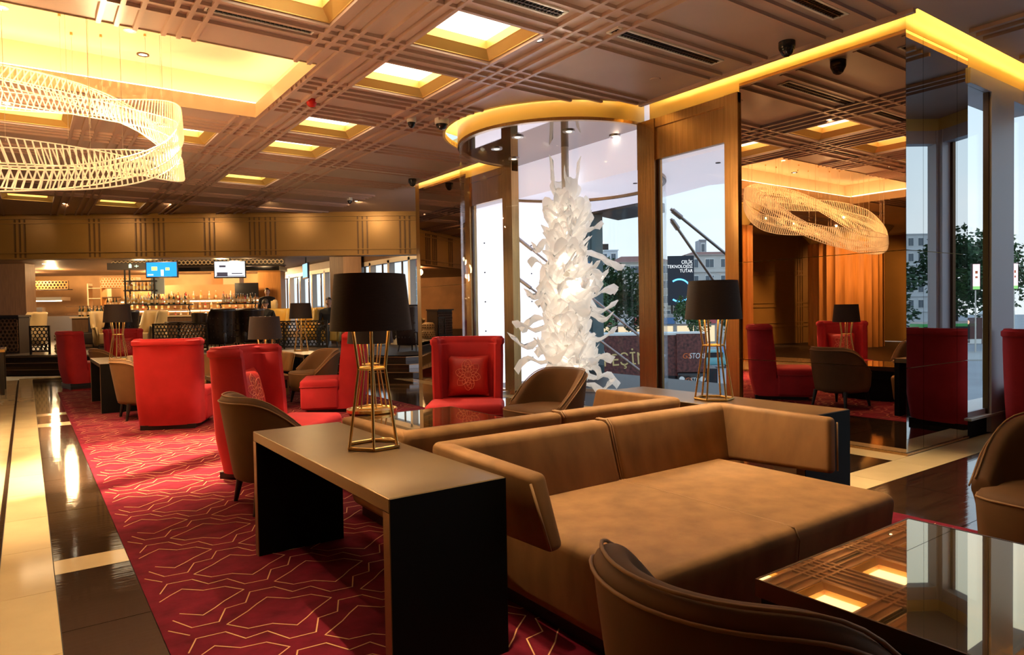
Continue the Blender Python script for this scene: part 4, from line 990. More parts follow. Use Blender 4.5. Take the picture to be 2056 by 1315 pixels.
T = bthing('bench', 'brown leather bench behind the far red chairs', 'bench', -3.9, 4.6); MB().rbox(0, 1.5, 0, .7, .10, .45, .05, 3).build('seat', 'black_leather', T, 50); MB().rbox(0, 1.5, .55, .8, .10, .92, .06, 3).build('backrest', 'black_leather', T, 50)
o = MB().box(0, .80, 0, .05, 0, .5).build('menu_board', 'black_plastic', None, loc=bar(-.75, 8.5, 1.85), rotz=BROT); tag(o, 'dark rectangular board above the right bottle stand', 'board')
T = bthing('shelf_unit', 'lattice topped pale shelf unit left of the bottle rack', 'shelf', -6.3, 10.4)
for x in (0, 1.25): MB().box(x, x+.05, 0, .35, 0, 2.35).build('upright', 'wood', T)
for z in (.5, .9, 1.25, 1.6): MB().box(.05, 1.25, 0, .35, z, z+.03).build('shelf', 'wood_dark', T)
MB().box(.02, 1.28, .0, .3, 1.95, 2.35).build('header', 'wood', T); lattice(MB(), 1.26, .38, .10, 0, .010).xf(Matrix.Translation((.02, -.012, 1.96))).build('lattice', 'cream', T, kind='stuff')
bottles(-6.2, -5.15, 10.55, FZ+.93, 12, 'on the pale lattice shelf unit', (2, 0, 4)); bottles(-6.2, -5.15, 10.55, FZ+1.28, 12, 'on the pale lattice shelf unit', (1, 2, 0, 1))
# far left kitchen alcove
T = bthing('kitchen_pass', 'bright open kitchen pass at the far left behind the bar', 'kitchen', -10.2, 11.4)
MB().box(0, 2.6, 0, .5, 0, .95).build('pass_counter', 'steel', T); MB().box(0, 1.9, .0, .6, 1.55, 1.68).build('extractor_hood', 'steel', T); MB().box(.05, 1.85, .05, .12, 1.52, 1.548).build('hood_light', emis('hood light', (1, .82, .55), 9), T)
for z in (1.0, 1.3): MB().box(1.95, 2.6, .2, .45, z, z+.03).build('shelf', 'wood_dark', T)
MB().box(.2, 1.0, .3, .5, .95, 1.3).build('oven', 'steel', T)
T = bthing('shelf_unit', 'tall pale shelf unit with crockery beside the kitchen', 'shelf', -7.55, 11.8)
for x in (0, .72): MB().box(x, x+.05, 0, .3, 0, 2.2).build('upright', 'cream', T)
for z in (.4, .8, 1.2, 1.6, 2.0): MB().box(.05, .72, 0, .3, z, z+.03).build('shelf', 'cream', T)
def wing(label, loc, rz, lea, tuft):
    t = thing('wing_chair', label, 'armchair', loc, rz, 'tufted wing chairs in the bar')
    path = [(.30-.05*i, -.34) for i in range(6)]
    for i in range(19): q = -pi/2-pi*i/18; path.append((.02+.34*cos(q), .34*sin(q)))
    path += [(.05+.05*i, .34) for i in range(6)]
    rows = []; n = len(path); bt_ = MB()
    for i, p in enumerate(path):
        a = Vector(path[max(i-1, 0)]); b = Vector(path[min(i+1, n-1)]); d = (b-a).normalized(); v = Vector((-d.y, d.x)); P = Vector(p)
        if v.dot(P) < 0: v = -v
        h = 1.03-.42*smooth01((p[0]-.06)/.14); fl = .04*smooth01((p[0]+.1)/.2)
        q = lambda off, z, sc=1.: (((P+v*off)*sc).x, ((P+v*off)*sc).y, z)
        rows.append([q(0, .14, .86), q(0, .40, .93), q(0, .65, .98), q(.02, h-.05), q(.03+fl, h-.01), q(.0, h+.02), q(-.05, h), q(-.075, h-.06), q(-.09, .42), q(-.09, .14, .88)])
        if i % 2 == 0 and tuft:
            for z in (.32, .48, .64, .80, .94):
                if z < h-.06: bt_.cone(q(.0, z, .95+.04*(z > .6)), q(.018, z, .955+.04*(z > .6)), .022, .010, 6)
    m_ = MB().grid(rows, close_v=True); k = len(rows[0]); m_.f += [tuple(range(k)), tuple(range((n-1)*k, n*k))]
    m_.build('shell', lea, t, 180)
    if tuft: bt_.build('tufting_buttons', lea, t, kind='stuff')
    MB().rbox(-.24, .32, -.26, .26, .16, .45, .04, 3).build('seat', lea, t, 50)
    for x in (-.22, .24):
        for y in (-.24, .24): MB().cone((x, y, .16), (x*1.1, y*1.1, 0), .022, .014, 8).build('leg', 'black_leg', t, 60)
    return t
wd = wing('tufted black leather wing chair left of the brown lamp shade', bar(1.05, 2.3, FZ), BROT+2.9, 'black_leather', True)
def wput(master, s, t, rot, lab): c = copy_tree(master); c.location = bar(s, t, FZ); c.rotation_euler = (0, 0, BROT+rot); c['label'] = lab; return c
wput(wd, 1.58, 2.9, 2.2, 'dark leather wing chair half behind the brown lamp shade')
wput(wd, 6.20, -.1, 2.6, 'tufted black wing chair at the top of the steps beside the mirror')
wput(wd, -1.35, 2.2, 2.6, 'dark tufted chair behind the far red chairs')
wput(wd, 5.55, 3.4, 1.2, 'dark wing chair seen past the nearest lamp shade')
wc = wing('cream leather wing chair in the middle of the bar row', bar(-1.12, 3.3, FZ), BROT-2.2, 'cream_leather', False)
wput(wc, -4.30, 3.3, -2.4, 'cream wing chair at the far left of the bar')
wput(wc, -2.45, 3.4, -.8, 'cream wing chair facing right beside the left lamp')
wm = wing('mustard leather wing chair by the bar windows', bar(3.04, 3.8, FZ), BROT-1.7, 'mustard', False)
wput(wm, 1.9, 4.2, -1.5, 'mustard wing chair in front of the blonde woman')
wput(wm, 3.70, 2.70, -1.6, 'mustard wing chair under the seated man')
for s, t_ in ((-.15, 3.9), (.35, 3.9), (-5.6, 4.6)):
    T = bthing('bar_stool', 'dark round-backed bar stool at the counter, '+('left of the pair', 'right of the pair', 'alone at the far left')[(-.15, .35, -5.6).index(s)], 'stool', s, t_, FZ, 0, 'bar stools')
    MB().lathe([(0, .62), (.19, .62), (.20, .66), (.18, .70), (0, .71)], 18).build('seat', 'black_leather', T, 50); MB().lathe([(.20, .68), (.21, .95), (.18, .96), (.17, .68)], 16, a0=pi*.9, a1=pi*2.1).build('backrest', 'black_leather', T, 50)
    for k in range(4): MB().cone((.14*cos(k*pi/2+.8), .14*sin(k*pi/2+.8), .63), (.2*cos(k*pi/2+.8), .2*sin(k*pi/2+.8), 0), .014, .010, 6).build('leg', 'black_leg', T)
def bottable(lab, s, t):
    T = bthing('bar_table', lab, 'table', s, t); MB().lathe([(0, .70), (.33, .70), (.34, .715), (.33, .73), (0, .73)], 24).build('table_top', 'black_leg', T, 40); MB().lathe([(0, 0), (.2, 0), (.2, .02), (.03, .04), (.03, .70), (0, .70)], 16).build('pedestal', 'black_leg', T, 50)
bottable('small round dark table among the wing chairs', -.3, 2.9); bottable('small round dark table by the bar windows', 5.0, 2.6)

# ------------------------------------------------------------------ people in the bar
def person(label, loc, rz, pose, top, hair_m, long_hair=False, low='black_panel'):
    T = thing('person', label, 'person', loc, rz)
    sk = mat('skin '+label[:6], (.62, .36, .25), .5)
    if pose == 'sit': # hip at z .48 , facing +x
        J = [(0, 0, .50), (0, 0, .72), (-.02, 0, .95), (-.01, 0, 1.05), (0, .20, .94), (.08, .25, .70), (.25, .16, .62), (0, -.20, .94), (.08, -.25, .70), (.25, -.16, .62), (.02, .10, .50), (.42, .12, .50), (.42, .12, .10), (.52, .13, .04), (.02, -.10, .50), (.42, -.12, .50), (.42, -.12, .10), (.52, -.13, .04)]
        hz_ = 1.18
    else:
        J = [(0, 0, .95), (0, 0, 1.17), (0, 0, 1.40), (0, 0, 1.50), (0, .20, 1.40), (.03, .26, 1.12), (.16, .22, .92), (0, -.20, 1.40), (.03, -.26, 1.12), (.16, -.22, .92), (0, .10, .92), (.02, .11, .50), (0, .11, .08), (.12, .12, .04), (0, -.10, .92), (.02, -.11, .50), (0, -.11, .08), (.12, -.12, .04)]
        hz_ = 1.63
    R_ = [.15, .14, .15, .06, .075, .055, .042, .075, .055, .042, .095, .075, .05, .04, .095, .075, .05, .04]
    E_ = [(0, 1), (1, 2), (2, 3), (2, 4), (4, 5), (5, 6), (2, 7), (7, 8), (8, 9), (0, 10), (10, 11), (11, 12), (12, 13), (0, 14), (14, 15), (15, 16), (16, 17)]
    me = bpy.data.meshes.new('body'); me.from_pydata(J, E_, []); b = bpy.data.objects.new('body', me); COL.objects.link(b); b.parent = T
    b.modifiers.new('Skin', 'SKIN')
    for i, r in enumerate(R_): me.skin_vertices[0].data[i].radius = (r, r*.8 if i < 3 else r)
    me.skin_vertices[0].data[0].use_root = True
    s_ = b.modifiers.new('s', 'SUBSURF'); s_.levels = s_.render_levels = 1; me.materials.append(top)
    rows = []
    for i in range(9):
        a = -pi/2+pi*i/8; row = []
        for j in range(14):
            q = 2*pi*j/14; r = .078*cos(a)*(1+.06*sin(a)); x = r*1.12*cos(q)+(.012 if abs(q) < .3 and -.5 < a < .1 else 0); row.append((x, r*.95*sin(q), hz_+.115*sin(a)))
        rows.append(row)
    h_ = MB().grid(rows, close_v=True); h_.cone((.085, 0, hz_-.01), (.10, 0, hz_-.03), .012, .014, 6); h_.cone((0, .075, hz_-.01), (0, .088, hz_-.01), .025, .02, 8).cone((0, -.075, hz_-.01), (0, -.088, hz_-.01), .025, .02, 8); h_.cone((0, 0, hz_-.16), (0, 0, hz_-.07), .05, .05, 10)
    h_.build('head', sk, T, 180)
    MB().box(.079, .086, -.022, .022, hz_-.062, hz_-.054).box(.078, .085, .018, .038, hz_+.018, hz_+.028).box(.078, .085, -.038, -.018, hz_+.018, hz_+.028).build('face_features', 'dark', T)
    rows = []
    for i in range(7):
        a = -.15+(pi/2+.15)*i/6; rows.append([(-.012+.096*cos(a)*cos(q), .088*cos(a)*sin(q), hz_+.02+.112*sin(a)) for q in [pi*.42+pi*1.16*j/12 for j in range(13)]])
    hm = MB().grid(rows); rows = [[(.02+.075*cos(a)*cos(q), .085*cos(a)*sin(q), hz_+.045+.098*sin(a)) for q in [2*pi*j/14 for j in range(14)]] for a in [.45+.2*i for i in range(6)]]; hm.grid(rows, close_v=True)
    if long_hair: hm.grid([[(-.10-.02*sin(k), -.10+.2*j/8, hz_+.10-.36*k/5) if 0 < j < 8 else (-.05, -.10+.2*j/8, hz_+.08-.34*k/5) for j in range(9)] for k in range(6)])
    hm.build('hair', hair_m, T, 180)
    for s in (-1, 1):                                # hands with fingers
        w = Vector(J[6 if s > 0 else 9]); hh = MB().rbox(w.x, w.x+.085, w.y-.035, w.y+.035, w.z-.018, w.z+.012, .01, 2)
        for k in range(4): y = w.y-.027+.018*k; hh.tube([(w.x+.08, y, w.z), (w.x+.115, y, w.z-.006), (w.x+.135+.01*(k in (1, 2)), y, w.z-.028)], .008, 6)
        hh.tube([(w.x+.02, w.y-s*.03, w.z), (w.x+.05, w.y-s*.055, w.z-.006), (w.x+.075, w.y-s*.05, w.z-.015)], .009, 6); hh.build('hand', sk, T, 60)
    return T
hair_d = mat('dark hair', (.02, .012, .01), .5); hair_b = mat('blonde hair', (.62, .45, .22), .5)
person('person in a dark sweater sitting by the bar windows', bar(3.69, 2.75, FZ), BROT-1.75, 'sit', mat('dark sweater', (.03, .035, .04), .8), hair_d)
person('person with long blonde hair sitting with the back turned', bar(1.65, 4.9, FZ), BROT+1.5, 'sit', mat('cream blouse', (.5, .42, .36), .8), hair_b, True)
person('dark-haired person sitting behind the brown lamp shade', bar(1.78, 3.55, FZ), BROT+1.4, 'sit', mat('black jacket', (.015, .015, .018), .8), hair_d)
person('person in black standing behind the bar counter', bar(.62, 7.6, FZ), BROT-1.4, 'stand', mat('black shirt', (.012, .012, .014), .8), hair_d)
dl = None
for s, t_ in ((-7.4, 2.0), (-6.6, 2.4), (-5.2, 3.0), (-4.2, 2.0), (-3.6, 4.5), (-1.0, 3.0), (.3, 4.6), (1.3, 5.0), (2.6, 1.5), (-2.4, 1.2), (-6.2, 7.0), (-4.5, 8.2), (-9.0, 10.5), (-2.5, 8.6)):
    o = MB().lathe([(0, -.004), (.05, -.004), (.06, .0)], 12).build('bar_downlight', 'lamp_on', None) if dl is None else dl.copy()
    if dl is not None: COL.objects.link(o)
    dl = o; o.location = bar(s, t_, 2.98); tag(o, 'small round downlight in the low bar ceiling', 'downlight', 'bar ceiling downlights')
for s, t_, en in ((-7.5, 9.5, 170), (-4.0, 8.6, 190), (-1.0, 8.0, 150), (-9.3, 11.0, 160), (-3.0, 2.6, 90), (.5, 3.4, 80), (-6, 4, 70), (-5, 11.8, 170), (-1.5, 12.2, 130), (3.0, 3.0, 50)):
    light('POINT', 'bar_fill_light', bar(s, t_, 2.80), en*.9, WARM, .12)  # unseen point lights added to warm the bar

# ------------------------------------------------------------------ outside
SA = Vector((.8145, -.5802, 0)); SB = Vector((.5802, .8145, 0)); SROT = atan2(SA.y, SA.x)
def street(a, b, z=0.): return SA*a+SB*b+Vector((0, 0, z))
def flip(p): return Vector((p.x, 5.332-p.y, p.z))
GZ = -3.9
g = struct('street', MB().box(9.6, 330, -260, 330, GZ-.2, GZ), mat('asphalt', (.30, .31, .33), .6, noise=.15, nscale=.2))
MB().box(0, 120, 0, 10, GZ-.05, GZ+.14).xf(Matrix.Translation(street(-30, 60)) @ Matrix.Rotation(SROT, 4, 'Z')).build('pavement', mat('pale paving', (.45, .44, .42), .7), g)
def building(label, a0, a1, b, ztop, floors, cols, col, depth=14, roof=None, fl=None, wcol=(.10, .13, .16)):
    P = street(a0, b, GZ); T = thing('building', label, 'building', flip(P) if fl else P, -SROT if fl else SROT); w = a1-a0; h = ztop-GZ
    if fl: T.rotation_euler = (0, 0, -SROT)
    sgn = -1 if fl else 1
    wm_ = mat('wall '+label[:14], col, .8, noise=.06, nscale=.5)
    Y0, Y1 = (0, depth) if not fl else (-depth, 0)
    MB().box(0, w, Y0, Y1, 0, h).build('wall', wm_, T)
    fh = h/floors
    for f_ in range(floors+1): MB().box(-.15, w+.15, -.25 if not fl else 0, 0 if not fl else .25, f_*fh-.12, f_*fh+.08).build('cornice', wm_, T) if f_ else None
    fr = None; ww = w/cols
    for f_ in range(1, floors):
        for c in range(cols):
            x = c*ww+ww*.2; z = f_*fh+fh*.22
            if fr is None:
                y0, y1 = (-.08, 0) if not fl else (0, .08)
                fr = MB().box(0, ww*.6, y0, y1, 0, fh*.58).build('window', 'white', T, loc=(x, 0, z))
                yy0, yy1 = (-.10, -.08) if not fl else (.08, .10)
                pn = MB().box(.10, ww*.29, yy0, yy1, .1, fh*.52).box(ww*.31, ww*.6-.10, yy0, yy1, .1, fh*.52).build('pane', mat('pane '+label[:12], wcol, .15), fr)
            else:
                k = fr.copy(); COL.objects.link(k); k.location = (x, 0, z); k2 = pn.copy(); COL.objects.link(k2); k2.parent = k
    if roof:
        ym = (Y0+Y1)/2
        MB().add([(-.4, Y0-.4, h), (w+.4, Y0-.4, h), (w+.4, Y1+.4, h), (-.4, Y1+.4, h), (w*.25, ym, h+roof), (w*.75, ym, h+roof)], [(0, 1, 5, 4), (1, 2, 5), (2, 3, 4, 5), (3, 0, 4), (3, 2, 1, 0)]).build('roof', mat('roof '+label[:12], (.30, .12, .09), .8), T)
    return T
building('cream five-storey building with red hip roof across the street', 17.7, 28.6, 120, 9.3, 5, 4, (.62, .58, .50), 12, 1.5)
T = building('white blank tower behind the red-roofed building', 16.6, 22.0, 140, 13.2, 6, 3, (.70, .74, .78), 8); MB().box(1.6, 3.8, 2, 4, 17.1, 18.6).build('water_tank', 'dark', T)
building('grey low building left of the cream street building', 11.5, 17.3, 126, 7.8, 4, 4, (.40, .44, .47), 10)
building('pale building with dark windows right of the billboard', 29.6, 40.0, 115, 10.0, 5, 4, (.66, .62, .58), 12, 1.0)
building('slim grey tower above the pale right building', 36.0, 37.3, 130, 14.0, 6, 1, (.42, .42, .45), 3)
building('pale grey block seen through the bar windows', -36, -14.2, 112, 2.4, 3, 10, (.70, .72, .75), 10)
building('domed slim tower seen through the bar windows', -15.8, -14.6, 108, 8.4, 6, 1, (.50, .52, .53), 1.2, 1.4)
# billboard with blue ring
T = thing('billboard', 'dark billboard with a glowing blue ring and white words', 'billboard', street(24.9, 108, 0), SROT)
MB().box(0, 4.1, 0, .4, 1.6, 9.4).build('panel', mat('billboard navy', (.015, .02, .035), .5), T)
for x in (.6, 3.5): MB().box(x-.15, x+.15, .1, .35, GZ, 1.6).build('post', 'dark', T)
MB().tube([(1.75+1.75*cos(q), -.05, 3.95+1.75*sin(q)) for q in [-2.2+4.4*k/40 for k in range(41)]], .13, 6).build('blue_ring', emis('blue neon', (.10, .45, 1.0), 1.6), T, 180)
wt = emis('billboard letters', (.8, .85, .9), .8)
for body, z in (('ÇELİK', 8.4), ('TEKNOLOJİSİ', 7.7), ('TUTAR', 7.0)): text('lettering', body, .72, wt, T, (3.9, -.02, z), (pi/2, 0, 0), align='RIGHT', sx=.9)
# shop front strip and street signs
T = thing('shop_row', 'row of small shops with white and red signs behind the lorry', 'shop', street(8.5, 98, GZ), SROT)
MB().box(0, 21, 0, 5, 0, 4.2).build('wall', mat('shop wall', (.40, .36, .33), .7), T)
for k in range(7):
    MB().box(.3+3*k, 2.7+3*k, -.06, 0, .2, 2.5).build('shop_window', emis('shop light %d' % k, (1, .78, .5), .55), T); MB().box(.1+3*k, 2.9+3*k, -.25, 0, 2.8, 3.7).build('shop_sign', mat('shop sign %d' % k, ((.7, .7, .72), (.65, .08, .07), (.75, .72, .68), (.70, .10, .08), (.1, .2, .4), (.7, .7, .7), (.6, .1, .1))[k], .5), T)
# trees
def crown_mesh(seed, R_, H_):
    rr = random.Random(seed); mb = MB()
    blobs = [(rr.uniform(-.55, .55)*R_, rr.uniform(-.55, .55)*R_, rr.uniform(.18, .85)*H_, rr.uniform(.35, .6)*R_) for _ in range(13)]
    for bx, by, bz, br in blobs:
        for _ in range(190):
            v = Vector((rr.gauss(0, 1), rr.gauss(0, 1), rr.gauss(0, 1))).normalized()*br*rr.uniform(.75, 1.08)
            c = Vector((bx, by, bz))+v; s = rr.uniform(.16, .30); a = Vector((rr.gauss(0, 1), rr.gauss(0, 1), rr.gauss(0, .6))).normalized(); b = a.orthogonal().normalized()
            mb.add([c-a*s, c-b*s*.6, c+a*s, c+b*s*.6], [(0, 1, 2, 3)])
    return mb
LEAF = [mat('dark leaves', (.030, .075, .026), .6, noise=.4, nscale=.8), mat('mid green leaves', (.06, .13, .035), .6, noise=.4, nscale=.8)]
tm = {}
def tree(label, p, h, w, kind=0):
    T = thing('tree', label, 'tree', p, random.uniform(0, 6))
    if kind not in tm:
        c = crown_mesh(kind+3, 3.0, 7.0).build('crown', LEAF[kind], T, kind='stuff'); k = MB().cone((0, 0, 0), (.1, 0, 4), .22, .14, 8).cone((.1, 0, 3.6), (1.0, .3, 6), .12, .05, 6).cone((.1, 0, 3.6), (-.9, -.3, 6.2), .11, .05, 6).build('trunk', 'dark', T); tm[kind] = (c, k)
    else:
        c = tm[kind][0].copy(); COL.objects.link(c); c.parent = T; k = tm[kind][1].copy(); COL.objects.link(k); k.parent = T
    c.location = (0, 0, 2.4); sc = h/9.0; T.scale = (w/6.0, w/6.0, sc); return T
tree('broad green tree left of the cream street building', street(10.8, 70, GZ), 9.6, 5.6, 0)
tree('smaller green tree in front of the cream street building', street(14.6, 74, GZ), 7.4, 4.8, 0)
tree('low dark tree behind the petal sculpture', street(8.0, 66, GZ), 8.0, 4.2, 1)
tree('dark tree below the blue-ring billboard', street(26.2, 82, GZ), 6.6, 4.0, 0)
tree('tree at the right end of the street trees', street(20.0, 76, GZ), 6.2, 3.6, 1)
for i, (a, b, h, w) in enumerate(((60, 90, 13.5, 9.4), (69, 98, 14.0, 9.4), (52, 100, 13, 9.4), (77, 88, 13, 9.4), (67, 81, 10, 8.4))):
    tree('tall dark street tree through the right edge windows, '+('second from the left', 'tallest, farther back', 'leftmost and far back', 'rightmost', 'lowest and nearest')[i], street(a, b, GZ), h, w, i % 2)['group'] = 'trees beyond the right windows'
for i, (px_, b, h, w) in enumerate(((60, 92, 14.5, 9.4), (50, 96, 12, 9.4), (70, 90, 13, 9.4), (66, 80, 12, 8.8), (47, 86, 9.5, 8.8), (56, 82, 9.0, 8.8))):
    tree('tall green tree in the grey mirror, '+('tallest, at centre', 'just left of the tallest', 'rightmost and far', 'right of centre and nearest', 'leftmost and low', 'lowest, before the tallest')[i], flip(street(px_, b, GZ)), h, w, i % 2)['group'] = 'trees in the mirror'
building('white stepped building reflected in the grey mirror', (1800-1028)*150/1368, (1880-1028)*150/1368, 150, 16.5, 6, 4, (.66, .66, .66), 14, None, True)
# lorry with trailer
T = thing('lorry', 'dark red lorry with lettered trailer on the street', 'lorry', street(4.6, 41.5, GZ), SROT-.12)
tmat = mat('trailer print', (.10, .022, .018), .45, noise=.7, nscale=6, col2=(.20, .05, .04))
MB().box(0, 6.9, 0, 2.5, 1.05, 3.55).build('trailer', tmat, T); MB().box(-.03, 6.95, -.04, 2.54, 3.5, 3.62).build('roof_edge', 'white', T)
MB().box(0, 6.8, .2, 2.3, .75, 1.05).build('chassis', 'black_plastic', T)
MB().box(7.0, 7.05, -.1, 2.5, .25, 3.6).build('gap_panel', 'dark', T)
MB().box(7.05, 7.65, -.3, 2.3, .55, 1.5).build('cab', 'black_plastic', T)
fz = MB().box(5.3, 6.98, -.32, -.02, 1.3, 3.60).build('front_panel', tmat, T); MB().box(5.28, 7.0, -.34, 0, 3.58, 3.68).build('front_roof_edge', 'white', T)
cb = MB().rbox(5.3, 7.0, -.5, -.03, .35, 1.25, .08, 2).build('bumper', 'black_plastic', T, 40)
for x in (5.55, 6.75): MB().cone((x, -.58, .9), (x, -.5, .9), .16, .16, 14).build('headlamp', 'white', T)
for x in (1.2, 2.3, 3.2, 4.3):
    w_ = MB().cone((x, -.05, .5), (x, .3, .5), .5, .5, 20).build('wheel', 'black_plastic', T, 40); MB().cone((x, -.07, .5), (x, -.05, .5), .24, .24, 14).build('hub', 'steel', w_)
gold_l = mat('gold letters', (.75, .52, .20), .4); red_l = mat('orange letters', (.80, .16, .03), .5); wh_l = mat('white letters', (.85, .85, .85), .5)
text('trailer_lettering', 'PEŞİNE', 1.05, gold_l, T, (2.55, -.03, 2.05), (pi/2, 0, 0), .01, sx=.92).rotation_euler = (pi/2, -.06, 0)
text('front_lettering', 'GS', .46, red_l, T, (5.85, -.34, 2.25), (pi/2, 0, 0), .01, sx=.9, shear=.2); text('front_lettering', 'STORE', .46, wh_l, T, (6.50, -.34, 2.25), (pi/2, 0, 0), .01, sx=.72, shear=.2)
text('bumper_lettering', 'GS', .34, red_l, T, (5.93, -.52, .85), (pi/2, 0, 0), .01, shear=.2); text('bumper_lettering', 'STORE', .34, wh_l, T, (6.45, -.52, .85), (pi/2, 0, 0), .01, sx=.8, shear=.2)
MB().xf(Matrix()).lathe([(0, 0), (.5, 0)], 24).xf(Matrix.Translation((.55, -.03, 2.35)) @ Matrix.Rotation(pi/2, 4, 'X') @ Matrix.Scale(1.3, 4, (0, 1, 0))).build('round_emblem', wh_l, T)
MB().lathe([(.28, 0), (.38, 0)], 20).xf(Matrix.Translation((.55, -.04, 2.35)) @ Matrix.Rotation(pi/2, 4, 'X')).box(.42, .68, -.045, -.035, 2.2, 2.5).build('emblem_mark', tmat, T)
# vehicles
def car(label, p, rz, col, L_=4.2, H_=1.5, van=False):
    T = thing('car' if not van else 'van', label, 'car' if not van else 'van', p, rz)
    pm = mat('paint '+label[:16], col, .25, spec=.6)
    MB().rbox(-L_/2, L_/2, -.85, .85, .25, H_*.55, .12, 3).build('body', pm, T, 40)
    bevhexa(MB(), [(-L_*.38, -.8, H_*.5), (L_*.25, -.8, H_*.5), (L_*.25, .8, H_*.5), (-L_*.38, .8, H_*.5)], [(-L_*.28 if not van else -L_*.36, -.68, H_), (L_*.10, -.68, H_), (L_*.10, .68, H_), (-L_*.28 if not van else -L_*.36, .68, H_)], .06, 2).build('cabin', pm, T, 40)
    MB().box(-L_*.30, L_*.13, -.79, .79, H_*.60, H_*.88).build('side_glass', 'black_plastic', T)
    for x in (-L_*.32, L_*.32):
        for y in (-.86, .68): MB().cone((x, y, .32), (x, y+.18, .32), .32, .32, 14).build('wheel', 'black_plastic', T, 40)
car('blue car passing behind the lorry cab', street(20.5, 62, GZ), SROT, (.10, .25, .55)); car('white car behind the lorry cab', street(24.5, 60, GZ), SROT, (.7, .7, .7)); car('teal car on the street right of the lorry', street(17.2, 58, GZ), SROT, (.15, .40, .42))
car('white van beyond the right windows', street(59, 86, GZ), SROT, (.7, .72, .75), 5, 2.2, True); car('blue car reflected in the grey mirror', flip(street((1835-1028)*66/1368, 66, GZ)), -SROT, (.03, .12, .40))
T = thing('bus', 'green bus reflected in the grey mirror', 'bus', flip(street((1895-1028)*72/1368, 72, GZ)), -SROT)
MB().rbox(-2.9, 2.9, -1.25, 1.25, .4, 3.0, .15, 3).build('body', mat('bus green', (.05, .35, .07), .35), T, 40); MB().box(-2.8, -.2, 1.25, 1.30, 1.5, 2.7).box(-.1, 2.8, 1.25, 1.30, 1.5, 2.7).build('side_glass', 'black_plastic', T); MB().box(-2.8, 2.8, -1.1, 1.1, 3.0, 3.2).build('roof_unit', 'steel', T)
for x in (-1.9, 1.9): MB().cone((x, 1.1, .5), (x, 1.3, .5), .48, .48, 14).build('wheel', 'black_plastic', T, 40)
def lightbox(label, p, rz, w, h, z):
    T = thing('street_sign', label, 'sign', p, rz); MB().box(-w/2, w/2, -.12, .12, z, z+h).build('case', 'dark', T)
    MB().box(-w/2+.08, w/2-.08, -.14, .14, z+.08, z+h-.08).build('lit_face', emis('lit '+label[:16], (.95, .62, .68), 1.0), T); MB().box(-w/2+.08, w/2-.08, -.145, .145, z+.08, z+.4).build('lower_band', emis('low '+label[:16], (.25, .6, .2), .8), T); MB().box(-w/2+.3, w/2-.3, -.15, .15, z+h*.62, z+h*.72).box(-w/2+.3, w/2-.3, -.15, .15, z+h*.45, z+h*.52).build('dark_print', red_l, T)
    MB().cone((0, 0, 0), (0, 0, z), .08, .06, 8).build('post', 'steel', T)
lightbox('tall pink and white lit street sign seen through the right window', street(47.0, 69, GZ), SROT, .85, 2.7, 6.4); lightbox('second pink lit street sign at the right edge', street(50.9, 69, GZ), SROT, .75, 2.7, 6.4)
T = thing('poster_board', 'dark poster board with a standing figure across the right street', 'billboard', street(46.5, 70, GZ), SROT); MB().box(-1.9, 1.9, 0, .3, .9, 3.6).build('panel', mat('poster dark', (.10, .04, .035), .5), T); MB().box(.1, .6, -.02, 0, 1.0, 2.9).build('figure', 'black_plastic', T); MB().lathe([(0, 0), (.22, 0)], 12).xf(Matrix.Translation((.35, -.02, 3.15)) @ Matrix.Rotation(pi/2, 4, 'X')).build('figure_head', e_s, T); MB().box(-1.8, 1.8, -.02, 0, .92, 1.4).build('pale_strip', 'white', T)
T = thing('street_lamp', 'thin grey lamp post outside the right window', 'street lamp', street(31.2, 45, GZ), 0); MB().cone((0, 0, 0), (0, 0, 4.2), .09, .06, 10).build('post', 'steel', T); MB().lathe([(0, 4.2), (.3, 4.3), (.32, 4.4), (.1, 4.6), (0, 4.62)], 16).build('lamp_head', 'steel', T)
# next-door glass box, soffit, white wall, tie rods
T = thing('glass_shopfront', 'dark teal glass shopfront block next door behind the sculpture', 'building', (9.71, 12.8, 0), atan2(10.13-12.8, 9.15-9.71))
wl = 2.73
MB().box(0, wl, .0, .05, .12, 3.2).build('glass_face', mat('teal glass', (.05, .13, .14), .02, spec=1.), T)
MB().box(0, .12, -.05, .3, -.15, 3.38).box(wl-.10, wl, -.05, .3, -.15, 3.38).box(0, wl, -.05, .3, 3.16, 3.38).box(0, wl, -.05, .3, -.15, .12).box(.55, .63, -.03, .0, .1, 3.2).box(1.6, 1.66, -.03, 0, .1, 3.2).build('frame', mat('teal grey frame', (.10, .15, .16), .35, metal=.5), T)
MB().box(0, wl, -.04, .0, 1.95, 2.2).build('blue_band', emis('blue sign band', (.04, .16, .42), .9), T)
text('band_lettering', 'GO', .16, wt, T, (1.0, -.045, 2.07), (pi/2, 0, 0))
MB().box(-.2, wl+.2, -.12, .4, -.9, -.15).build('stone_base', mat('brown grey stone', (.22, .19, .17), .6), T)
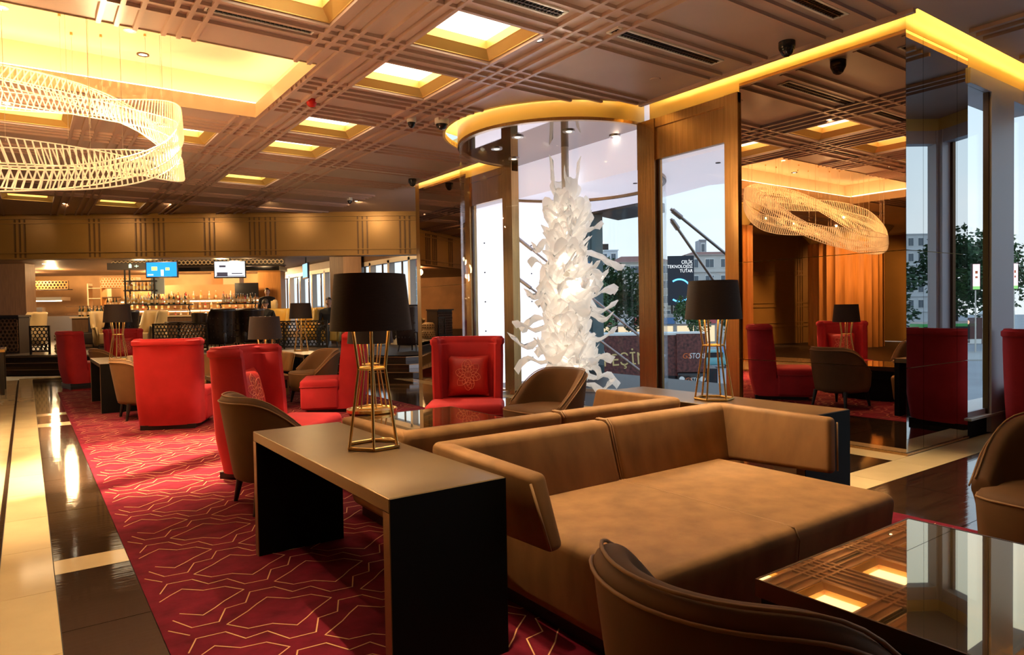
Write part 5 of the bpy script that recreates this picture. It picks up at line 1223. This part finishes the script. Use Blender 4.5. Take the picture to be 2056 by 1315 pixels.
o = MB().hexa([(9.15, 10.10, 3.12), (9.16, 8.89, 3.12), (10.3, 9.2, 3.12), (10.3, 10.5, 3.12)], [(9.15, 10.10, 3.30), (9.16, 8.89, 3.30), (10.3, 9.2, 3.30), (10.3, 10.5, 3.30)]).build('canopy', 'dark'); tag(o, 'dark flat canopy slab outside behind the sculpture', 'canopy')
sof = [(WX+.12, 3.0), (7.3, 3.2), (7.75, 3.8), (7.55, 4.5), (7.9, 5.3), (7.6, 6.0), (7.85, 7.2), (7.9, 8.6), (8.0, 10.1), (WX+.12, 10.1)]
st2 = struct('trim_3', MB().prism(sof, 2.90, 3.9), mat('white soffit with glow', (.85, .83, .88), .5, emit=(.90, .86, 1), es=.30))  # light on the soffit is put in as an even glow
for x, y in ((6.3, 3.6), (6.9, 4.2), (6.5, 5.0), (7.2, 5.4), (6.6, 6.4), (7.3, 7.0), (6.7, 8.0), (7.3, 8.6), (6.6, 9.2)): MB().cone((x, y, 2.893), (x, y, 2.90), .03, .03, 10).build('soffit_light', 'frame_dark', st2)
whl = mat('white facade with glow', (.85, .83, .88), .5, emit=(.90, .88, 1), es=.9)  # even glow added to the wall so its white comes out brighter
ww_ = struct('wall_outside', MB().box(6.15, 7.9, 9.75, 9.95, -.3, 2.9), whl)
for x in (6.4, 6.9, 7.4):
    for z in (.4, .9, 1.4, 1.9, 2.4): MB().cone((x, 9.74, z), (x, 9.75, z), .014, .014, 8).build('panel_stud', 'dark', ww_)
for i, (p, q, lab) in enumerate((((6.59, 9.1, 2.46), (7.92, 7.1, .51), 'upper steel tie rod crossing behind the petal sculpture'), ((6.57, 9.09, 1.80), (7.75, 7.2, .15), 'lower steel tie rod crossing behind the petal sculpture'), ((6.97, 6.12, 2.55), (8.25, 5.75, 1.65), 'upper steel tie rod outside above the right console lamp'), ((6.97, 6.12, 2.42), (7.9, 5.95, 1.35), 'lower steel tie rod outside beside the right console lamp'))):
    p, q = Vector(p), Vector(q); T = thing('tie_rod', lab, 'rod', p); d = q-p
    MB().cone((0, 0, 0), d, .02, .02, 10).build('rod', 'rodsteel', T, 60); MB().cone(d*.02, d*.12, .034, .034, 10).build('turnbuckle', 'rodsteel', T, 60)
